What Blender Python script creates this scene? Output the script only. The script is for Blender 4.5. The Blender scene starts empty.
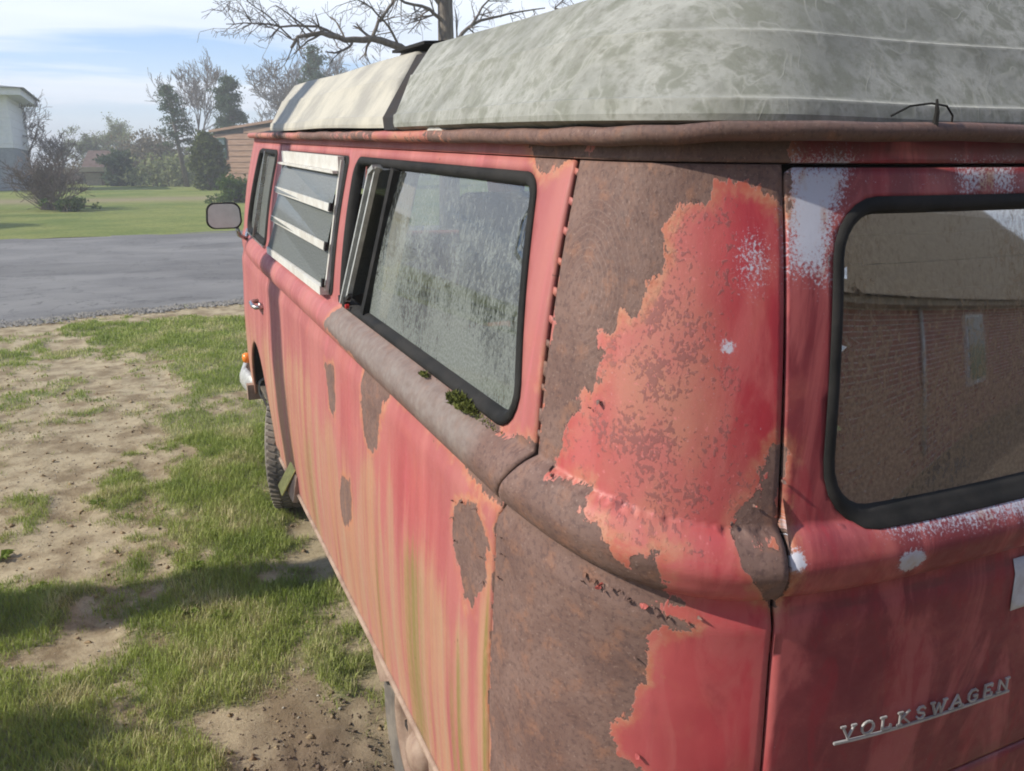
import bpy, bmesh, math, random
import numpy as np
from mathutils import Vector, Matrix
from mathutils.geometry import delaunay_2d_cdt
R = math.radians
random.seed(7); rng = np.random.default_rng(7)
scene = bpy.context.scene
COL = scene.collection

# ------------------------------------------------------------------ camera
CAM = Vector((-1.40, -0.9154, 1.7013))
PITCH = R(1.85)                      # the van stands nose up on its patch of ground
BX = np.array([[0.90808032, 0.11141029, -0.40370518], [-0.41865871, 0.26617768, -0.86825936], [0.01072428, 0.95746394, 0.2883536]])
RX = np.array([[1, 0, 0], [0, math.cos(PITCH), -math.sin(PITCH)], [0, math.sin(PITCH), math.cos(PITCH)]])
RW = RX @ BX
cam_data = bpy.data.cameras.new("camera"); cam = bpy.data.objects.new("camera", cam_data); COL.objects.link(cam)
m4 = Matrix([list(RW[0]) + [CAM.x], list(RW[1]) + [CAM.y], list(RW[2]) + [CAM.z], [0, 0, 0, 1]])
cam.matrix_world = m4
cam_data.sensor_width = 36; cam_data.lens = 817.1 / 1024 * 36
cam_data.clip_start = 0.02; cam_data.clip_end = 2000
scene.camera = cam

# ------------------------------------------------------------------ light and sky
SUN_EL = R(38); SD = Vector((-0.991, 0.13, 0)).normalized()      # horizontal direction towards the sun
sun_dir = Vector((SD.x * math.cos(SUN_EL), SD.y * math.cos(SUN_EL), math.sin(SUN_EL)))
sl = bpy.data.lights.new("sun", 'SUN'); sl.energy = 4.2; sl.angle = R(0.6); sl.color = (1.0, 0.93, 0.79)
so = bpy.data.objects.new("sun", sl); COL.objects.link(so)
so.rotation_euler = (-sun_dir).to_track_quat('-Z', 'Y').to_euler()
w = bpy.data.worlds.new("World"); scene.world = w; w.use_nodes = True
nt = w.node_tree; nt.nodes.clear()
def wn(t, **k):
    n = nt.nodes.new(t)
    for a, b in k.items(): setattr(n, a, b)
    return n
sky = wn('ShaderNodeTexSky', sky_type='NISHITA'); sky.sun_disc = False; sky.sun_elevation = SUN_EL
sky.sun_rotation = math.atan2(SD.x, SD.y); sky.air_density = 1.0; sky.dust_density = 0.25; sky.ozone_density = 2.5
tc = wn('ShaderNodeTexCoord'); sep = wn('ShaderNodeSeparateXYZ'); nt.links.new(tc.outputs['Generated'], sep.inputs[0])
def wmath(op, a, b=None):
    n = wn('ShaderNodeMath', operation=op)
    for i, v in enumerate((a, b)):
        if v is None: continue
        if isinstance(v, (int, float)): n.inputs[i].default_value = v
        else: nt.links.new(v, n.inputs[i])
    return n.outputs[0]
zz = wmath('MAXIMUM', sep.outputs[2], 0.0); den = wmath('ADD', zz, 0.16)
u = wmath('DIVIDE', sep.outputs[0], den); v_ = wmath('DIVIDE', sep.outputs[1], den)
cmb = wn('ShaderNodeCombineXYZ'); nt.links.new(u, cmb.inputs[0]); nt.links.new(v_, cmb.inputs[1])
mp = wn('ShaderNodeMapping'); mp.inputs['Scale'].default_value = (0.34, 1.15, 1); mp.inputs['Rotation'].default_value = (0, 0, R(-8)); mp.inputs['Location'].default_value = (2.3, 1.25, 0)
nt.links.new(cmb.outputs[0], mp.inputs[0])
cn = wn('ShaderNodeTexNoise'); cn.inputs['Scale'].default_value = 1.0; cn.inputs['Detail'].default_value = 7; cn.inputs['Roughness'].default_value = 0.52; cn.inputs['Distortion'].default_value = 0.35
nt.links.new(mp.outputs[0], cn.inputs['Vector'])
cr = wn('ShaderNodeValToRGB'); cr.color_ramp.elements[0].position = 0.40; cr.color_ramp.elements[0].color = (0, 0, 0, 1); cr.color_ramp.elements[1].position = 0.52; cr.color_ramp.elements[1].color = (1, 1, 1, 1)
nt.links.new(cn.outputs['Fac'], cr.inputs[0])
lowmask = wn('ShaderNodeMapRange'); lowmask.inputs['From Min'].default_value = 0.0; lowmask.inputs['From Max'].default_value = 0.16; lowmask.inputs['To Min'].default_value = 0.8; lowmask.inputs['To Max'].default_value = 0.0
nt.links.new(sep.outputs[2], lowmask.inputs['Value'])
fac = wmath('MAXIMUM', cr.outputs[0], lowmask.outputs[0]); hi = wn('ShaderNodeMapRange'); hi.inputs['From Min'].default_value = 0.25; hi.inputs['From Max'].default_value = 0.8; hi.inputs['To Min'].default_value = 0.92; hi.inputs['To Max'].default_value = 0.35
nt.links.new(sep.outputs[2], hi.inputs['Value']); fac = wmath('MULTIPLY', fac, hi.outputs[0])
cn2 = wn('ShaderNodeTexNoise'); cn2.inputs['Scale'].default_value = 2.2; cn2.inputs['Detail'].default_value = 6
nt.links.new(mp.outputs[0], cn2.inputs['Vector'])
cr2 = wn('ShaderNodeValToRGB'); cr2.color_ramp.elements[0].position = 0.3; cr2.color_ramp.elements[0].color = (6.4, 7.2, 8.5, 1); cr2.color_ramp.elements[1].position = 0.7; cr2.color_ramp.elements[1].color = (8.4, 8.9, 9.6, 1)
nt.links.new(cn2.outputs['Fac'], cr2.inputs[0])
mix = wn('ShaderNodeMix', data_type='RGBA'); nt.links.new(fac, mix.inputs[0])
tint = wn('ShaderNodeMix', data_type='RGBA', blend_type='MULTIPLY'); tint.inputs[0].default_value = 1; tint.inputs[7].default_value = (.74, 1.0, 1.32, 1); nt.links.new(sky.outputs[0], tint.inputs[6]); nt.links.new(tint.outputs[2], mix.inputs[6]); nt.links.new(cr2.outputs[0], mix.inputs[7])
bg = wn('ShaderNodeBackground'); bg.inputs['Strength'].default_value = 0.108
nt.links.new(mix.outputs[2], bg.inputs[0]); wo = wn('ShaderNodeOutputWorld'); nt.links.new(bg.outputs[0], wo.inputs[0])
scene.view_settings.view_transform = 'Standard'; scene.view_settings.look = 'None'
scene.view_settings.exposure = 0.46; scene.view_settings.gamma = 1.0
scene.render.engine = 'CYCLES'
scene.cycles.transparent_max_bounces = 16
scene.cycles.filter_width = 1.9

# ------------------------------------------------------------------ basic helpers
def tag(o, label=None, cat=None, group=None, kind=None):
    if label: o['label'] = label
    if cat: o['category'] = cat
    if group: o['group'] = group
    if kind: o['kind'] = kind
    return o
def empty(name, label, cat, loc=(0, 0, 0), group=None):
    o = bpy.data.objects.new(name, None); COL.objects.link(o); o.location = loc; o.empty_display_size = 0.2
    return tag(o, label, cat, group)
def mesh(name, verts, faces, mat, parent=None, smooth=True, uv=None, attrs=None, kind=None):
    me = bpy.data.meshes.new(name)
    verts = np.asarray(verts, float)
    me.from_pydata(verts.tolist() if len(verts) else [], [], [list(map(int, f)) for f in faces])
    if smooth: me.polygons.foreach_set('use_smooth', [True] * len(me.polygons))
    if uv is not None:
        ul = me.uv_layers.new(name='UVMap'); li = np.empty(len(me.loops), int); me.loops.foreach_get('vertex_index', li)
        ul.data.foreach_set('uv', np.asarray(uv, float)[li].ravel())
    if attrs:
        for k, a in attrs.items():
            at = me.attributes.new(k, 'FLOAT', 'POINT'); at.data.foreach_set('value', np.asarray(a, float))
    if mat: me.materials.append(mat)
    me.update()
    o = bpy.data.objects.new(name, me); COL.objects.link(o)
    if parent: o.parent = parent
    if kind: o['kind'] = kind
    return o
def fastmesh(name, V, F, mat, parent=None, kind=None, attrs=None, smooth=False):
    """big meshes: V (n,3), F (m,k) numpy"""
    me = bpy.data.meshes.new(name); n, k = F.shape
    me.vertices.add(len(V)); me.vertices.foreach_set('co', np.asarray(V, np.float32).ravel())
    me.loops.add(n * k); me.loops.foreach_set('vertex_index', F.astype(np.int32).ravel())
    me.polygons.add(n); me.polygons.foreach_set('loop_start', np.arange(0, n * k, k, dtype=np.int32))
    me.polygons.foreach_set('loop_total', np.full(n, k, np.int32))
    if smooth: me.polygons.foreach_set('use_smooth', np.ones(n, bool))
    me.update(calc_edges=True)
    if attrs:
        for kk, a in attrs.items():
            at = me.attributes.new(kk, 'FLOAT', 'POINT'); at.data.foreach_set('value', np.asarray(a, np.float32))
    if mat: me.materials.append(mat)
    o = bpy.data.objects.new(name, me); COL.objects.link(o)
    if parent: o.parent = parent
    if kind: o['kind'] = kind
    return o
class MB:
    """collects boxes, tubes and strips and links them as one mesh object"""
    def __init__(s): s.v = []; s.f = []
    def add(s, V, F):
        n = len(s.v); s.v += [tuple(map(float, p)) for p in V]; s.f += [tuple(int(i) + n for i in f) for f in F]; return s
    def box(s, c, d, rot=None):
        c = Vector(c); pts = []
        for x in (-.5, .5):
            for y in (-.5, .5):
                for z in (-.5, .5):
                    p = Vector((x * d[0], y * d[1], z * d[2]))
                    if rot: p = rot @ p
                    pts.append(c + p)
        return s.add(pts, [(0, 1, 3, 2), (4, 6, 7, 5), (0, 4, 5, 1), (2, 3, 7, 6), (0, 2, 6, 4), (1, 5, 7, 3)])
    def bar(s, a, b, w, h, up=(0, 0, 1)):
        a = Vector(a); b = Vector(b); d = (b - a); L = d.length; d.normalize(); x = d.cross(Vector(up)).normalized(); z = x.cross(d)
        M = Matrix((x, d, z)).transposed()
        return s.box((a + b) / 2, (w, L, h), M)
    def tube(s, pts, rad, n=8, closed=False, caps=True):
        pts = [Vector(p) for p in pts]; m = len(pts)
        if not hasattr(rad, '__len__'): rad = [rad] * m
        V = []; up = Vector((0, 0, 1)); prev = None
        for i, p in enumerate(pts):
            a = pts[(i - 1) % m] if (closed or i) else p; b = pts[(i + 1) % m] if (closed or i < m - 1) else p
            t = (b - a).normalized()
            if prev is None: x = t.cross(up if abs(t.z) < .9 else Vector((1, 0, 0))).normalized()
            else: x = (prev - t * prev.dot(t)).normalized()
            prev = x; y = t.cross(x)
            for k in range(n):
                an = 2 * math.pi * k / n; V.append(p + (x * math.cos(an) + y * math.sin(an)) * rad[i])
        F = []
        for i in range(m if closed else m - 1):
            j = (i + 1) % m
            for k in range(n): F.append((i * n + k, i * n + (k + 1) % n, j * n + (k + 1) % n, j * n + k))
        if not closed and caps: F += [tuple(range(n))[::-1], tuple(range((m - 1) * n, m * n))]
        return s.add(V, F)
    def lathe(s, prof, c, axis='x', n=32):
        c = Vector(c); V = []; F = []
        for r, h in prof:
            for k in range(n):
                a = 2 * math.pi * k / n
                V.append(c + (Vector((h, r * math.cos(a), r * math.sin(a))) if axis == 'x' else Vector((r * math.cos(a), r * math.sin(a), h))))
        for i in range(len(prof) - 1):
            for k in range(n): F.append((i * n + k, i * n + (k + 1) % n, (i + 1) * n + (k + 1) % n, (i + 1) * n + k))
        return s.add(V, F)
    def build(s, name, mat, parent=None, smooth=False, kind=None):
        o = mesh(name, s.v, s.f, mat, parent, smooth, kind=kind)
        if smooth:
            for e in o.data.edges: pass
        return o

# ------------------------------------------------------------------ materials
def material(name, build, rough=0.7):
    m = bpy.data.materials.new(name); m.use_nodes = True; t = m.node_tree; t.nodes.clear()
    T = Tree(t); out = T.n('ShaderNodeOutputMaterial'); sh = build(T)
    t.links.new(sh, out.inputs[0]); return m
class Tree:
    def __init__(s, t): s.t = t
    def n(s, ty, **k):
        n = s.t.nodes.new(ty)
        for a, b in k.items(): setattr(n, a, b)
        return n
    def put(s, sock, v):
        if v is None: return
        if isinstance(v, bpy.types.NodeSocket): s.t.links.new(v, sock)
        else:
            if isinstance(v, (tuple, list)) and len(v) == 3 and sock.type == 'RGBA': v = (*v, 1)
            sock.default_value = v
    def math(s, op, a, b=0.0, c=None, clamp=False):
        n = s.n('ShaderNodeMath', operation=op); n.use_clamp = clamp; s.put(n.inputs[0], a); s.put(n.inputs[1], b)
        if c is not None: s.put(n.inputs[2], c)
        return n.outputs[0]
    def mix(s, f, a, b, mode='MIX'):
        n = s.n('ShaderNodeMix', data_type='RGBA', blend_type=mode); s.put(n.inputs[0], f); s.put(n.inputs[6], a); s.put(n.inputs[7], b); return n.outputs[2]
    def noise(s, vec, scale, detail=4, rough=.55, dist=0.0, color=False):
        n = s.n('ShaderNodeTexNoise'); s.put(n.inputs['Vector'], vec); s.put(n.inputs['Scale'], scale); s.put(n.inputs['Detail'], detail); s.put(n.inputs['Roughness'], rough); s.put(n.inputs['Distortion'], dist)
        return n.outputs['Color' if color else 'Fac']
    def map(s, vec, scale=(1, 1, 1), loc=(0, 0, 0), rot=(0, 0, 0)):
        n = s.n('ShaderNodeMapping'); s.put(n.inputs[0], vec); n.inputs['Scale'].default_value = scale; n.inputs['Location'].default_value = loc; n.inputs['Rotation'].default_value = rot; return n.outputs[0]
    def rng(s, v, a, b, c=0., d=1., smooth=True):
        n = s.n('ShaderNodeMapRange'); n.interpolation_type = 'SMOOTHSTEP' if smooth else 'LINEAR'
        s.put(n.inputs['Value'], v); n.inputs['From Min'].default_value = a; n.inputs['From Max'].default_value = b; n.inputs['To Min'].default_value = c; n.inputs['To Max'].default_value = d; return n.outputs[0]
    def ramp(s, v, stops):
        n = s.n('ShaderNodeValToRGB'); e = n.color_ramp.elements
        while len(e) < len(stops): e.new(0.5)
        for i, (p, c) in enumerate(stops): e[i].position = p; e[i].color = (*c, 1)
        s.put(n.inputs[0], v); return n.outputs[0]
    def attr(s, name, vec=False):
        n = s.n('ShaderNodeAttribute', attribute_name=name); return n.outputs['Vector' if vec else 'Fac']
    def obj(s): return s.n('ShaderNodeTexCoord').outputs['Object']
    def uv(s): return s.n('ShaderNodeTexCoord').outputs['UV']
    def bump(s, h, strength=.3, dist=.01, normal=None):
        n = s.n('ShaderNodeBump'); s.put(n.inputs['Height'], h); n.inputs['Strength'].default_value = strength; n.inputs['Distance'].default_value = dist
        if normal: s.put(n.inputs['Normal'], normal)
        return n.outputs[0]
    def bsdf(s, color, rough=.7, normal=None, metal=0., spec=.5, coat=0.):
        n = s.n('ShaderNodeBsdfPrincipled'); s.put(n.inputs['Base Color'], color); s.put(n.inputs['Roughness'], rough); s.put(n.inputs['Metallic'], metal); s.put(n.inputs['Specular IOR Level'], spec); s.put(n.inputs['Coat Weight'], coat)
        if normal: s.put(n.inputs['Normal'], normal)
        return n.outputs[0]
def simple(name, c1, c2, scale=12, rough=.7, bump=.2, bd=.004, metal=0., stretch=(1, 1, 1), spec=.5):
    def b(T):
        P = T.map(T.obj(), stretch); n = T.noise(P, scale, 7, .6); n2 = T.noise(P, scale * 7, 3)
        col = T.mix(T.rng(n, .35, .65), c1, c2); col = T.mix(T.math('MULTIPLY', n2, .35), col, tuple(x * .45 for x in c1))
        return T.bsdf(col, T.rng(n, .3, .7, rough - .1, rough + .1), T.bump(T.math('ADD', n, T.math('MULTIPLY', n2, .3)), bump, bd), metal, spec)
    return material(name, b)

def paint_build(T):
    uv = T.uv(); P = T.map(uv, (1, 1, 1))
    rust = T.attr('rust'); fade = T.attr('fade'); tan = T.attr('tan'); white = T.attr('white'); mott = T.attr('mottle'); olive = T.attr('olive'); grime = T.attr('grime')
    n1 = T.noise(P, 9, 9, .6, .4); n2 = T.noise(P, 45, 6, .6); n3 = T.noise(P, 170, 4, .6)
    big = T.noise(T.map(uv, (1, 1, 1), (3, 5, 0)), 3.2, 4)
    st = T.noise(T.map(uv, (16, .9, 1)), 1.0, 6, .62, .15); st2 = T.noise(T.map(uv, (48, 1.6, 1), (7, 0, 0)), 1.0, 5, .6); st3 = T.noise(T.map(uv, (7, .5, 1), (2, 9, 0)), 1, 3)
    # red coat: deep where less faded, darkened on the tailgate for its shade, chalky pink where it faces the weather
    red = T.mix(T.rng(big, .35, .65), (.40, .026, .042), (.53, .058, .072))
    pink = T.mix(T.rng(st3, .35, .65), (.335, .098, .098), (.41, .145, .130))
    pink = T.mix(T.rng(st, .52, .66, 0, .55), pink, (.50, .145, .16))
    red = T.mix(T.attr('shade_dull'), red, T.mix(T.rng(n1, .3, .7), (.14, .025, .033), (.205, .042, .048)))
    sm = T.noise(T.map(uv, (5.5, 1.6, 1), (0, 0, 0), (0, 0, R(28))), 1.6, 7, .62, .8); red = T.mix(T.math('MULTIPLY', T.rng(sm, .46, .60), .60), red, (.50, .125, .12)); red = T.mix(T.math('MULTIPLY', T.rng(T.noise(T.map(uv, (9, 2.5, 1), (4, 1, 0), (0, 0, R(-20))), 2, 7, .65, .6), .52, .66), .55), red, (.30, .022, .036))
    base = T.mix(fade, red, pink)
    base = T.mix(T.math('MULTIPLY', T.rng(n1, .5, .75), .35), base, (.46, .14, .10))
    # run-off stains
    tf = T.math('ADD', tan, T.math('MULTIPLY', T.math('SUBTRACT', st, .5), 1.6)); tf = T.math('ADD', tf, T.math('MULTIPLY', T.math('SUBTRACT', st2, .5), .9))
    tcol = T.mix(T.rng(st3, .4, .6), (.39, .225, .13), (.37, .265, .16)); tcol = T.mix(T.rng(st2, .35, .7, 0, .5), tcol, (.46, .17, .11))
    base = T.mix(T.math('MULTIPLY', T.rng(tf, .28, .80), T.math('MULTIPLY', T.rng(tan, .0, .25), .85)), base, tcol)
    of = T.math('ADD', olive, T.math('MULTIPLY', T.math('SUBTRACT', st2, .5), 1.2)); of = T.math('ADD', of, T.math('MULTIPLY', T.math('SUBTRACT', n2, .5), .3))
    base = T.mix(T.math('MULTIPLY', T.rng(of, .2, .95), .85), base, (.20, .165, .05))
    # mottled coat, pigment half gone
    base = T.mix(T.math('MULTIPLY', T.rng(mott, .1, .9), .75), base, T.mix(T.rng(n1, .35, .65), (.44, .145, .125), (.43, .205, .14)))
    mm = T.math('ADD', mott, T.math('MULTIPLY', T.math('SUBTRACT', T.noise(P, 120, 5, .6, .2), .52), 4.6)); mm = T.math('ADD', mm, T.math('MULTIPLY', T.math('SUBTRACT', T.noise(P, 17, 5, .6), .5), 3.4))
    mk = T.math('MULTIPLY', T.rng(mm, .72, .95), T.rng(mott, .02, .3))
    base = T.mix(T.math('MULTIPLY', mk, .66), base, (.20, .080, .078))
    lite = T.math('MULTIPLY', T.rng(T.noise(T.map(uv, (1, 1, 1), (9, 1, 0)), 120, 6, .6), .60, .66), T.rng(mott, .1, .6))
    base = T.mix(T.math('MULTIPLY', lite, .6), base, (.62, .20, .20))
    # rust field
    e = T.math('ADD', rust, T.math('MULTIPLY', T.math('SUBTRACT', n1, .5), .80)); e = T.math('ADD', e, T.math('MULTIPLY', T.math('SUBTRACT', n2, .5), .62)); e = T.math('ADD', e, T.math('MULTIPLY', T.math('SUBTRACT', n3, .5), .30))
    e = T.math('ADD', e, T.math('MULTIPLY', T.math('SUBTRACT', T.noise(T.map(uv, (1, .6, 1), (2, 6, 0)), 24, 6, .65, .5), .5), 1.35))
    rm = T.rng(e, -.008, .012, smooth=False)
    halo = T.math('MULTIPLY', T.rng(e, -.62, -.02), .85); 
    halo = T.math('MULTIPLY', halo, T.rng(T.noise(T.map(uv, (1, 1, 1), (8, 2, 0)), 6, 3, .5), .38, .60, .22, 1.))
    base = T.mix(halo, base, T.mix(T.rng(n2, .4, .62), (.44, .155, .085), (.46, .225, .13)))
    lip = T.math('MULTIPLY', T.rng(e, -.05, -.005), T.math('SUBTRACT', 1, rm))
    base = T.mix(T.math('MULTIPLY', lip, .5), base, (.52, .26, .22))
    # pin-prick chips over the old coat
    chip = T.rng(T.math('ADD', T.noise(T.map(uv, (1, 1, 1), (4, 4, 0)), 62, 4, .6), T.math('MULTIPLY', n1, .35)), .895, .91)
    base = T.mix(T.math('MULTIPLY', chip, .8), base, (.13, .055, .045))
    # primer showing
    wf = T.math('ADD', white, T.math('MULTIPLY', T.math('SUBTRACT', T.noise(P, 190, 8, .75), .5), 2.8)); wf = T.math('ADD', wf, T.math('MULTIPLY', T.math('SUBTRACT', n1, .5), .5))
    wm = T.rng(wf, -.12, .30)
    wcol = T.mix(T.rng(T.noise(T.map(uv, (1.6, 1, 1), (1, 0, 0)), 13, 4, .5), .52, .70), (.50, .53, .62), (.40, .25, .14))
    base = T.mix(T.math('MULTIPLY', wm, .92), base, wcol)
    # bare rusted steel with faint sanding rings
    rc0 = T.attr('ringc'); grey = T.attr('grey')
    rr = T.math('PINGPONG', T.math('ADD', T.math('MULTIPLY', rc0, 84), T.math('ADD', T.math('MULTIPLY', n1, 1.2), T.math('MULTIPLY', big, 7))), .5)
    rl = T.math('MULTIPLY', T.rng(rr, .34, .5), T.math('MULTIPLY', T.rng(big, .35, .55), T.rng(n2, .25, .5)))
    rc = T.mix(T.rng(n1, .3, .68), (.125, .070, .058), (.185, .112, .092)); rc = T.mix(T.rng(T.noise(P, 22, 7, .65), .50, .68, 0, .75), rc, (.235, .115, .075))
    rc = T.mix(T.math('MULTIPLY', T.rng(T.noise(T.map(uv, (1, 1, 1), (2, 2, 0)), 90, 7, .7), .48, .62), .55), rc, (.070, .040, .038))
    rc = T.mix(T.math('MULTIPLY', T.rng(n3, .60, .68), .45), rc, (.33, .23, .19))
    rc = T.mix(T.math('MULTIPLY', T.math('MULTIPLY', rl, T.attr('ringw')), .27), rc, (.30, .22, .19))
    rc = T.mix(T.math('MULTIPLY', T.rng(st, .5, .7), T.math('MULTIPLY', tan, .5)), rc, (.30, .16, .10))
    rc = T.mix(T.math('MULTIPLY', T.rng(T.math('ADD', grey, T.math('MULTIPLY', T.math('SUBTRACT', n1, .5), .9)), .2, 1.1), .75), rc, T.mix(T.rng(n2, .3, .7), (.23, .205, .19), (.18, .145, .13)))
    crack = T.math('MULTIPLY', T.math('SUBTRACT', 1, T.rng(T.math('ABSOLUTE', T.math('SUBTRACT', e, .012)), .006, .030)), T.rng(T.noise(T.map(uv, (1, 1, 1), (6, 7, 0)), 26, 3, .5), .50, .58))
    rc = T.mix(T.math('MULTIPLY', crack, .85), rc, (.02, .012, .010))
    base = T.mix(rm, base, rc)
    # dirt
    gf = T.math('ADD', grime, T.math('MULTIPLY', T.math('SUBTRACT', n1, .5), .9)); 
    base = T.mix(T.math('MULTIPLY', T.rng(gf, .25, .8), .8), base, T.mix(n2, (.035, .027, .024), (.08, .062, .05)))
    rough = T.math('ADD', T.math('MULTIPLY', rm, .22), T.rng(n2, .3, .7, .52, .66)); rough = T.math('SUBTRACT', rough, T.math('MULTIPLY', T.math('SUBTRACT', 1, fade), .10))
    h = T.math('MULTIPLY', T.math('SUBTRACT', 1, T.rng(e, -.03, .03)), 1.0)
    h = T.math('ADD', h, T.math('MULTIPLY', T.math('MULTIPLY', n2, rm), .9)); h = T.math('ADD', h, T.math('MULTIPLY', n3, .25)); h = T.math('ADD', h, T.math('MULTIPLY', mk, .35)); h = T.math('ADD', h, T.math('MULTIPLY', n2, .25))
    nb = T.bump(h, .65, .0016); nb = T.bump(big, .25, .02, nb)
    return T.bsdf(base, rough, nb, 0, .42)
M = {}
M['paint'] = material('weathered_red_paint', paint_build)
def fibre(T):
    P = T.obj(); wv = T.noise(P, 2.6, 3, .5, 0, True)
    vm = T.n('ShaderNodeVectorMath', operation='SCALE'); T.put(vm.inputs[0], wv); vm.inputs['Scale'].default_value = .55
    va = T.n('ShaderNodeVectorMath', operation='ADD'); T.put(va.inputs[0], P); T.put(va.inputs[1], vm.outputs[0]); Q = va.outputs[0]
    n = T.noise(T.map(P, (1, 1, 1)), 4, 8, .65); fine = T.noise(P, 75, 5, .65); blot = T.noise(P, 19, 6, .7)
    sq = T.noise(T.map(Q, (1.5, 1.5, .7)), 5.5, 2, .45, .9); line = T.math('SUBTRACT', 1, T.rng(T.math('ABSOLUTE', T.math('SUBTRACT', sq, .5)), .0, .034)); line = T.math('MULTIPLY', line, T.rng(blot, .34, .62))
    sq2 = T.noise(T.map(Q, (1.3, 1.3, .5), (3, 1, 0)), 13, 2, .45, .6); line2 = T.math('MULTIPLY', T.math('SUBTRACT', 1, T.rng(T.math('ABSOLUTE', T.math('SUBTRACT', sq2, .5)), .0, .05)), T.rng(n, .4, .62, 0, .8))
    c = T.mix(T.rng(n, .3, .7), (.205, .208, .185), (.325, .325, .295)); c = T.mix(T.rng(blot, .44, .60, 0, .75), c, (.165, .17, .135)); c = T.mix(T.math('MULTIPLY', T.rng(fine, .5, .72), .5), c, (.14, .135, .11))
    c = T.mix(T.math('MULTIPLY', T.math('MAXIMUM', line, line2), .32), c, (.45, .445, .41))
    dr = T.noise(T.map(P, (15, 15, 1.2)), 1, 5, .6); c = T.mix(T.math('MULTIPLY', T.rng(dr, .50, .66), .45), c, (.13, .13, .105))
    edge = T.attr('ridge'); c = T.mix(T.math('MULTIPLY', edge, T.math('MULTIPLY', T.rng(fine, .3, .6, .3, .8), T.rng(blot, .35, .6, .25, 1.))), c, (.52, .51, .46))
    h = T.math('ADD', T.math('MULTIPLY', fine, .4), T.math('ADD', T.math('MULTIPLY', blot, .5), T.math('MULTIPLY', line, .2)))
    return T.bsdf(c, .8, T.bump(h, .45, .0025), 0, .3)
M['fibreglass'] = material('lichened_fibreglass', fibre)
M['rack'] = material('chalky_fibreglass', lambda T: T.bsdf(T.mix(T.rng(T.noise(T.obj(), 60, 6, .7), .55, .72, 0, .5), T.mix(T.rng(T.noise(T.obj(), 4.5, 8, .65), .35, .65), (.45, .42, .35), (.30, .285, .25)), (.22, .20, .17)), .75, T.bump(T.noise(T.obj(), 40, 6, .7), .4, .002), 0, .3))
M['rubber'] = simple('perished_black_rubber', (.012, .012, .012), (.032, .030, .029), 14, .8, .4, .002, spec=.2)
M['dark'] = simple('dark_cavity_metal', (.012, .010, .010), (.03, .022, .018), 12, .9)
M['alu'] = simple('oxidised_aluminium', (.55, .56, .54), (.34, .34, .33), 18, .5, .25, .001, .25)
M['chrome'] = simple('pitted_chrome', (.62, .63, .65), (.40, .38, .36), 22, .28, .2, .001, .9)
M['tyre'] = simple('dusty_tyre_rubber', (.12, .105, .092), (.25, .215, .175), 9, .9, .4, .003)
M['rim'] = simple('rusted_steel_rim', (.38, .27, .20), (.24, .15, .11), 14, .75, .4, .002)
M['cream'] = simple('dirty_cream_paint', (.68, .67, .63), (.54, .51, .46), 12, .6, .2, .001)
M['letter'] = simple('dull_silver_letter', (.55, .55, .56), (.36, .35, .34), 30, .38, .2, .0005, .35)
M['sticker'] = simple('faded_white_sticker', (.66, .68, .72), (.50, .50, .52), 20, .6, .1, .0005)
M['orange'] = material('amber_lens', lambda T: T.bsdf((.75, .22, .02), .25, None, 0, .6))
M['tape'] = simple('faded_yellow_tape', (.74, .64, .18), (.55, .46, .14), 30, .7, .3, .001)
M['fabric'] = simple('tan_curtain_cloth', (.40, .33, .22), (.28, .22, .15), 8, .95, .3, .004)
M['fabric2'] = simple('dull_brown_upholstery', (.12, .09, .07), (.2, .16, .12), 9, .95, .3, .004)
M['redcloth'] = simple('red_cloth', (.45, .03, .03), (.3, .02, .03), 9, .95, .3, .004)
M['liner'] = simple('cabin_lining', (.17, .14, .11), (.09, .075, .06), 5, .9, .2, .004)
M['moss'] = simple('green_moss', (.13, .14, .02), (.07, .085, .015), 40, .95, .6, .004)
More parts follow.
